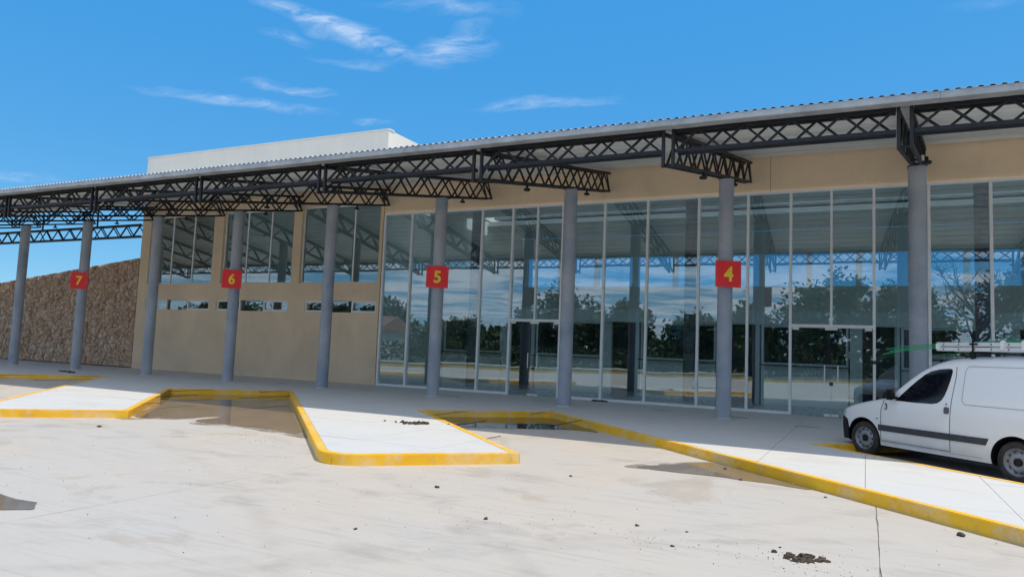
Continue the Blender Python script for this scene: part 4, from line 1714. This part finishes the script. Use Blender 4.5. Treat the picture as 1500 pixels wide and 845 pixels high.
AX = math.atan2(.4386, .8978)
pile('mud_pile', -.47, 6.68, ROAD - .004, .19, .115, 62, .009, .042, 5, 'crumbled heap of brown mud near the bottom right of the concrete', AX)
pile('mud_pile', -7.9, 11.92, -.004, .36, .20, 60, .012, .055, 6, 'scattered dark mud lumps on the sunlit island below sign 5', AX)
for (x_, y_, z_, r_, lab) in [(-.72, 6.78, ROAD, .030, 'larger round mud clod left of the brown mud heap'), (-.62, 6.72, ROAD, .022, 'small mud clod touching the left end of the mud heap'),
                              (-.69, 6.98, ROAD, .016, 'tiny mud clod behind the clods left of the mud heap'),
                              (.84, 8.53, ROAD, .045, 'dark mud clod close to the long yellow kerb at right'), (-4.54, 7.43, ROAD, .035, 'dark clod on the concrete in front of the rounded island'),
                              (-1.52, 6.45, ROAD, .020, 'flattened clod in the middle of the foreground, left of the mud heap'), (-3.33, 6.38, ROAD, .028, 'clod with a stain in the centre of the foreground'),
                              (-1.53, 7.05, ROAD, .018, 'small clod above the flattened clod in the foreground'), (-2.0, 7.0, ROAD, .024, 'clod left of the joint in the foreground concrete'),
                              (-3.55, 9.2, ROAD, .026, 'clod off the front corner of the island below sign 5'), (-1.55, 10.45, ROAD, .03, 'clod below the shallow puddle at the long kerb'),
                              (-1.9, 11.3, ROAD, .035, 'dark clod standing in the shallow puddle'), (-2.35, 12.15, ROAD, .035, 'clod beside the kerb above the shallow puddle'),
                              (-.45, 9.85, ROAD, .022, 'small clod under the long kerb, right of the puddle'), (-8.55, 11.9, 0, .03, 'single clod left of the scattered lumps on the island'),
                              (-7.35, 12.35, 0, .028, 'single clod near the right kerb of the island below sign 5'), (-12.2, 8.45, ROAD, .04, 'clod in front of the island at left'),
                              (-4.1, 5.35, ROAD, .022, 'small clod in the foreground left of centre')]:
    m_ = MB(); clod(m_, (x_, y_, z_ - .004), r_ * .82, int(x_ * 97 + y_ * 31), .7)
    o = m_.build('mud_clod', 'mud', None, smooth=True, angle=35)
    tag(o, lab, 'mud', 'mud clods on the ground')
# fine grit and crumbs of dried mud scattered over the concrete
gm_ = MB()
rg = random.Random(40)
for i in range(600):
    if i < 330:
        bx_, by_, sp_ = rg.choice([(-.47, 6.68, .35), (-.35, 6.45, .3), (-3.2, 6.5, .5), (-1.6, 6.5, .35), (-9.6, 9.3, .4), (-8.6, 8.9, .3)])
        x_, y_ = rg.gauss(bx_, sp_), rg.gauss(by_, sp_ * .6)
        if (x_ + y_) / SQ > .75 and x_ < -5:
            continue
    else:
        x_, y_ = rg.uniform(-11, 2.0), rg.uniform(3.5, 9.5)
        u_ = (x_ + y_) / SQ
        if .7 < u_ < 3.75 and (x_ - y_) / SQ < -9.9 or u_ > 6.8 or x_ < -13:
            continue
    r_ = rg.uniform(.003, .0085)
    a_ = rg.uniform(0, 6.28)
    P4 = [(x_ + r_ * rg.uniform(.7, 1.4) * math.cos(a_ + q * 1.5708), y_ + r_ * rg.uniform(.7, 1.4) * math.sin(a_ + q * 1.5708), ROAD - .001) for q in range(4)]
    gm_.add(P4 + [(x_, y_, ROAD + r_ * rg.uniform(.6, 1.1))], [(0, 1, 4), (1, 2, 4), (2, 3, 4), (3, 0, 4)])
o = gm_.build('grit', 'mud')
tag(o, None, None, None, 'stuff')
for (px0, px1, y_, lab) in [(-27.55, -26.95, 17.3, 'black strip of litter on the shaded platform near sign 7'), (-26.7, -26.35, 17.1, 'short black scrap beside the black strip near sign 7'),
                            (-7.75, -7.25, 21.75, 'black rag lying at the foot of the glass front')]:
    m_ = MB()
    n_ = 7
    for i in range(n_):
        t = i / (n_ - 1)
        xx = px0 + (px1 - px0) * t
        w_ = .05 + .03 * math.sin(t * 9 + px0)
        h_ = .03 + .03 * abs(math.sin(t * 7 + px0 * 2))
        yy = y_ + .05 * math.sin(t * 5 + px0)
        m_.v += [(xx, yy - w_, .0), (xx, yy, h_), (xx, yy + w_, .0)]
    for i in range(n_ - 1):
        a = i * 3
        m_.f += [(a, a + 3, a + 4, a + 1), (a + 1, a + 4, a + 5, a + 2), (a, a + 2, a + 5, a + 3)]
    m_.f += [(0, 1, 2), (n_ * 3 - 1, n_ * 3 - 2, n_ * 3 - 3)]
    o = m_.build('litter', 'wet_black', None, smooth=True)
    tag(o, lab, 'litter')

# ------------------------------------------------------------------ across the road (behind the camera, mirrored in the glass)
dv = (Vector(FKB) - Vector(FKA)).normalized()
vg = MB()
pA, pB = Vector(FKA), Vector(FKB)
nf = -fkn
poly = [pA, pA + nf * 9, pB + nf * 9, pB]
fk = MB()
for i in range(12):
    pass
po = [tuple(pA), tuple(pA + nf * .18), tuple(pB + nf * .18), tuple(pB)]
if area(po) < 0:
    po.reverse()
o = MB().prism(po, -.25, .0).build('far_kerb', 'kerb_paint', None, bevel=.01)
tag(o, 'yellow kerb across the road behind the viewer, mirrored in the glass', 'kerb')
po = [tuple(pA + nf * .19), tuple(pA + nf * 8), tuple(pB + nf * 8), tuple(pB + nf * .19)]
if area(po) < 0:
    po.reverse()
o = MB().prism(po, -.25, -.02).build('grass_verge', 'grass_ground')
tag(o, None, kind='structure')
po = [tuple(pA + nf * 9), tuple(pA + nf * 17), tuple(pB + nf * 17), tuple(pB + nf * 9)]
if area(po) < 0:
    po.reverse()
o = MB().prism(po, -.25, -.12).build('street', 'road_concrete')
tag(o, None, kind='structure')


def tree(x_, y_, h_, r_, mat, seed, label, bare=False, nleaf=5200, low=.28):
    rr = random.Random(seed)
    root = empty('leafy_tree' if not bare else 'bare_tree', (x_, y_, -.2))
    tag(root, label, 'tree', 'trees across the road')
    tk = MB()
    base = Vector((x_, y_, -.25))
    top = base + Vector((rr.uniform(-.3, .3), rr.uniform(-.3, .3), h_ * .55))
    tk.tube([base, base.lerp(top, .5) + Vector((rr.uniform(-.15, .15), 0, 0)), top], [h_ * .032, h_ * .024, h_ * .014], 9)
    tips = []
    for i in range(9 if not bare else 12):
        a = rr.uniform(0, 6.28)
        st_ = base.lerp(top, rr.uniform(.45, .98))
        ln = r_ * rr.uniform(.55, .95)
        e = st_ + Vector((math.cos(a) * ln, math.sin(a) * ln, h_ * rr.uniform(.12, .38)))
        md = st_.lerp(e, .5) + Vector((0, 0, -.08 * ln))
        tk.tube([st_, md, e], [h_ * .010, h_ * .007, h_ * .003], 6)
        tips.append(e)
        if bare:
            for q in range(7):
                s2 = md.lerp(e, rr.uniform(0, 1))
                e2 = s2 + Vector((rr.uniform(-1, 1), rr.uniform(-1, 1), rr.uniform(.1, 1.2))) * r_ * .38
                tk.tube([s2, s2.lerp(e2, .5) + Vector((0, 0, -.05)), e2], [h_ * .004, h_ * .003, h_ * .0012], 5)
                for q2 in range(4):
                    s3 = s2.lerp(e2, rr.uniform(.2, 1))
                    e3 = s3 + Vector((rr.uniform(-1, 1), rr.uniform(-1, 1), rr.uniform(0, 1))) * r_ * .2
                    tk.tube([s3, e3], [h_ * .002, h_ * .0009], 4)
                tips.append(e2)
    tk.build('trunk', 'tree_bark', root, smooth=True)
    lf = MB()
    cl_ = []
    cen = base + Vector((0, 0, h_ * (low + 1) / 2))
    hh = h_ * (1 - low) / 2
    for i in range(64 if not bare else 14):
        v = Vector((rr.gauss(0, 1), rr.gauss(0, 1), rr.gauss(0, 1))).normalized() * rr.uniform(.45, 1.0)
        if bare:
            cl_.append((rr.choice(tips), r_ * .12))
        else:
            cl_.append((cen + Vector((v.x * r_, v.y * r_, v.z * hh)), r_ * rr.uniform(.16, .34)))
    for i in range(nleaf):
        c_, rad_ = rr.choice(cl_)
        p = c_ + Vector((rr.gauss(0, 1), rr.gauss(0, 1), rr.gauss(0, .8))) * rad_ * .6
        if p.z < .6:
            continue
        sz = rr.uniform(.18, .36) * (1 if not bare else .4)
        a = Vector((rr.gauss(0, 1), rr.gauss(0, 1), rr.gauss(0, .6))).normalized()
        b = a.cross(Vector((rr.gauss(0, 1), rr.gauss(0, 1), rr.gauss(0, 1)))).normalized()
        lf.add([p - a * sz, p + b * sz * .55, p + a * sz, p - b * sz * .55], [(0, 1, 2, 3)])
    lf.build('crown', mat, root)


TR = [(-78, -30, 7.0, 4.2, 'leaf_dark', 'dark tree far left across the road, beyond the white house'), (-90, -36, 7.6, 4.6, 'leaf_dark', 'second dark tree beyond the white house'), (-69, -38, 7.4, 4.0, 'leaf_dark', 'dark tree behind the white house across the road'), (-104, -30, 7.4, 5, 'leaf_dark', 'farthest dark tree left across the road'),
      (-62, -27, 6.6, 3.6, 'leaf_dark', 'dark leafy tree far across the road, leftmost in the glass reflection'), (-55, -31, 7.4, 3.4, 'leaf_dark', 'dark tree across the road, second from left in the reflection'),
      (-45, -34, 5.2, 2.6, 'leaf_mid', 'low tree across the road left of the house reflection'), (-37, -36, 6.3, 3.0, 'leaf_dark', 'dark tree across the road reflected left of sign 5'),
      (-31, -33, 8.6, 4.2, 'leaf_dark', 'broad dark tree across the road reflected beside the first door'), (-24.5, -35, 7.6, 3.6, 'leaf_dark', 'dark tree across the road reflected between signs 5 and 4'),
      (-17, -38, 6.4, 3.2, 'leaf_dark', 'dark low tree across the road reflected left of sign 4'), (-11, -36, 7.8, 3.4, 'leaf_mid', 'mid-green tree across the road reflected right of sign 4'),
      (-3.5, -36, 10.6, 4.4, 'leaf_mid', 'tall mid-green tree across the road reflected above the second door'), (3.8, -38, 10.0, 4.2, 'leaf_mid', 'tall tree across the road reflected beside the column behind the van'),
      (14.5, -40, 13.0, 4.6, 'leaf_pale', 'tall pale tree across the road reflected at the right edge'), (22, -38, 9, 4.2, 'leaf_dark', 'dark tree across the road beyond the right edge')]
for i, (x_, y_, h_, r_, mt_, lab) in enumerate(TR):
    tree(x_, y_, h_, r_, mt_, 100 + i, lab, low=.16)
tree(9.0, -33, 13.2, 5.0, 'leaf_pale', 300, 'nearly bare tree across the road with thin spreading branches', True, 500)
# clipped hedge running along the far side of the street
hd = MB()
rr = random.Random(77)
for i in range(15000):
    t = rr.random()
    p = (pA + nf * 18.5).lerp(pB + nf * 18.5, t)
    zt_ = 1.9 + .7 * mnoise.noise(Vector((t * 22, 0, 0)))
    q = Vector((p.x + rr.gauss(0, .5), p.y + rr.gauss(0, .5), rr.uniform(-.1, zt_)))
    sz = rr.uniform(.10, .24)
    a = Vector((rr.gauss(0, 1), rr.gauss(0, 1), rr.gauss(0, .7))).normalized()
    b = a.cross(Vector((rr.gauss(0, 1), rr.gauss(0, 1), rr.gauss(0, 1)))).normalized()
    hd.add([q - a * sz, q + b * sz * .6, q + a * sz, q - b * sz * .6], [(0, 1, 2, 3)])
o = hd.build('hedge', 'leaf_dark')
tag(o, 'dark hedge along the far side of the street', 'hedge', kind='stuff')
# wood on the horizon behind the viewer
fw_ = MB()
for i in range(26000):
    a = R(rr.uniform(165, 385))
    dd = rr.uniform(105, 135)
    hh_ = 6.0 + 3.0 * mnoise.noise(Vector((a * 9, 0, 3))) + 1.6 * mnoise.noise(Vector((a * 41, 0, 3)))
    q = Vector((math.cos(a) * dd, math.sin(a) * dd, rr.uniform(-.2, hh_)))
    sz = rr.uniform(.5, 1.1)
    a_ = Vector((rr.gauss(0, 1), rr.gauss(0, 1), rr.gauss(0, .7))).normalized()
    b = a_.cross(Vector((rr.gauss(0, 1), rr.gauss(0, 1), rr.gauss(0, 1)))).normalized()
    fw_.add([q - a_ * sz, q + b * sz * .6, q + a_ * sz, q - b * sz * .6], [(0, 1, 2, 3)])
o = fw_.build('far_wood', 'leaf_dark')
tag(o, None, None, None, 'stuff')
# small white house across the road
hs = empty('small_house', (-52, -22, -.2))
tag(hs, 'small white house with tiled gable roof across the road', 'house')
hx0, hx1, hy0, hy1 = -56.0, -48.0, -26.0, -19.5
MB().box(hx0, hx1, hy0, hy1, -.22, 2.9).build('wall', 'house_wall', hs)
MB().add([(hx0 - .4, hy0 - .4, 2.9), (hx1 + .4, hy0 - .4, 2.9), (hx1 + .4, hy1 + .4, 2.9), (hx0 - .4, hy1 + .4, 2.9), (hx0 - .4, (hy0 + hy1) / 2, 4.6), (hx1 + .4, (hy0 + hy1) / 2, 4.6)],
         [(0, 3, 2, 1), (0, 1, 5, 4), (2, 3, 4, 5), (0, 4, 3), (1, 2, 5)]).build('roof', 'house_roof', hs)
for wx in (-54.6, -51.0):
    fr2 = MB().box(wx, wx + 1.3, hy1, hy1 + .05, .9, 2.1).build('window', 'aluminium_white', hs)
    MB().box(wx + .08, wx + 1.22, hy1 + .051, hy1 + .058, .98, 2.02).build('pane', 'car_glass', fr2)
MB().box(-52.9, -52.0, hy1, hy1 + .05, -.2, 1.95).build('door', 'house_roof', hs)
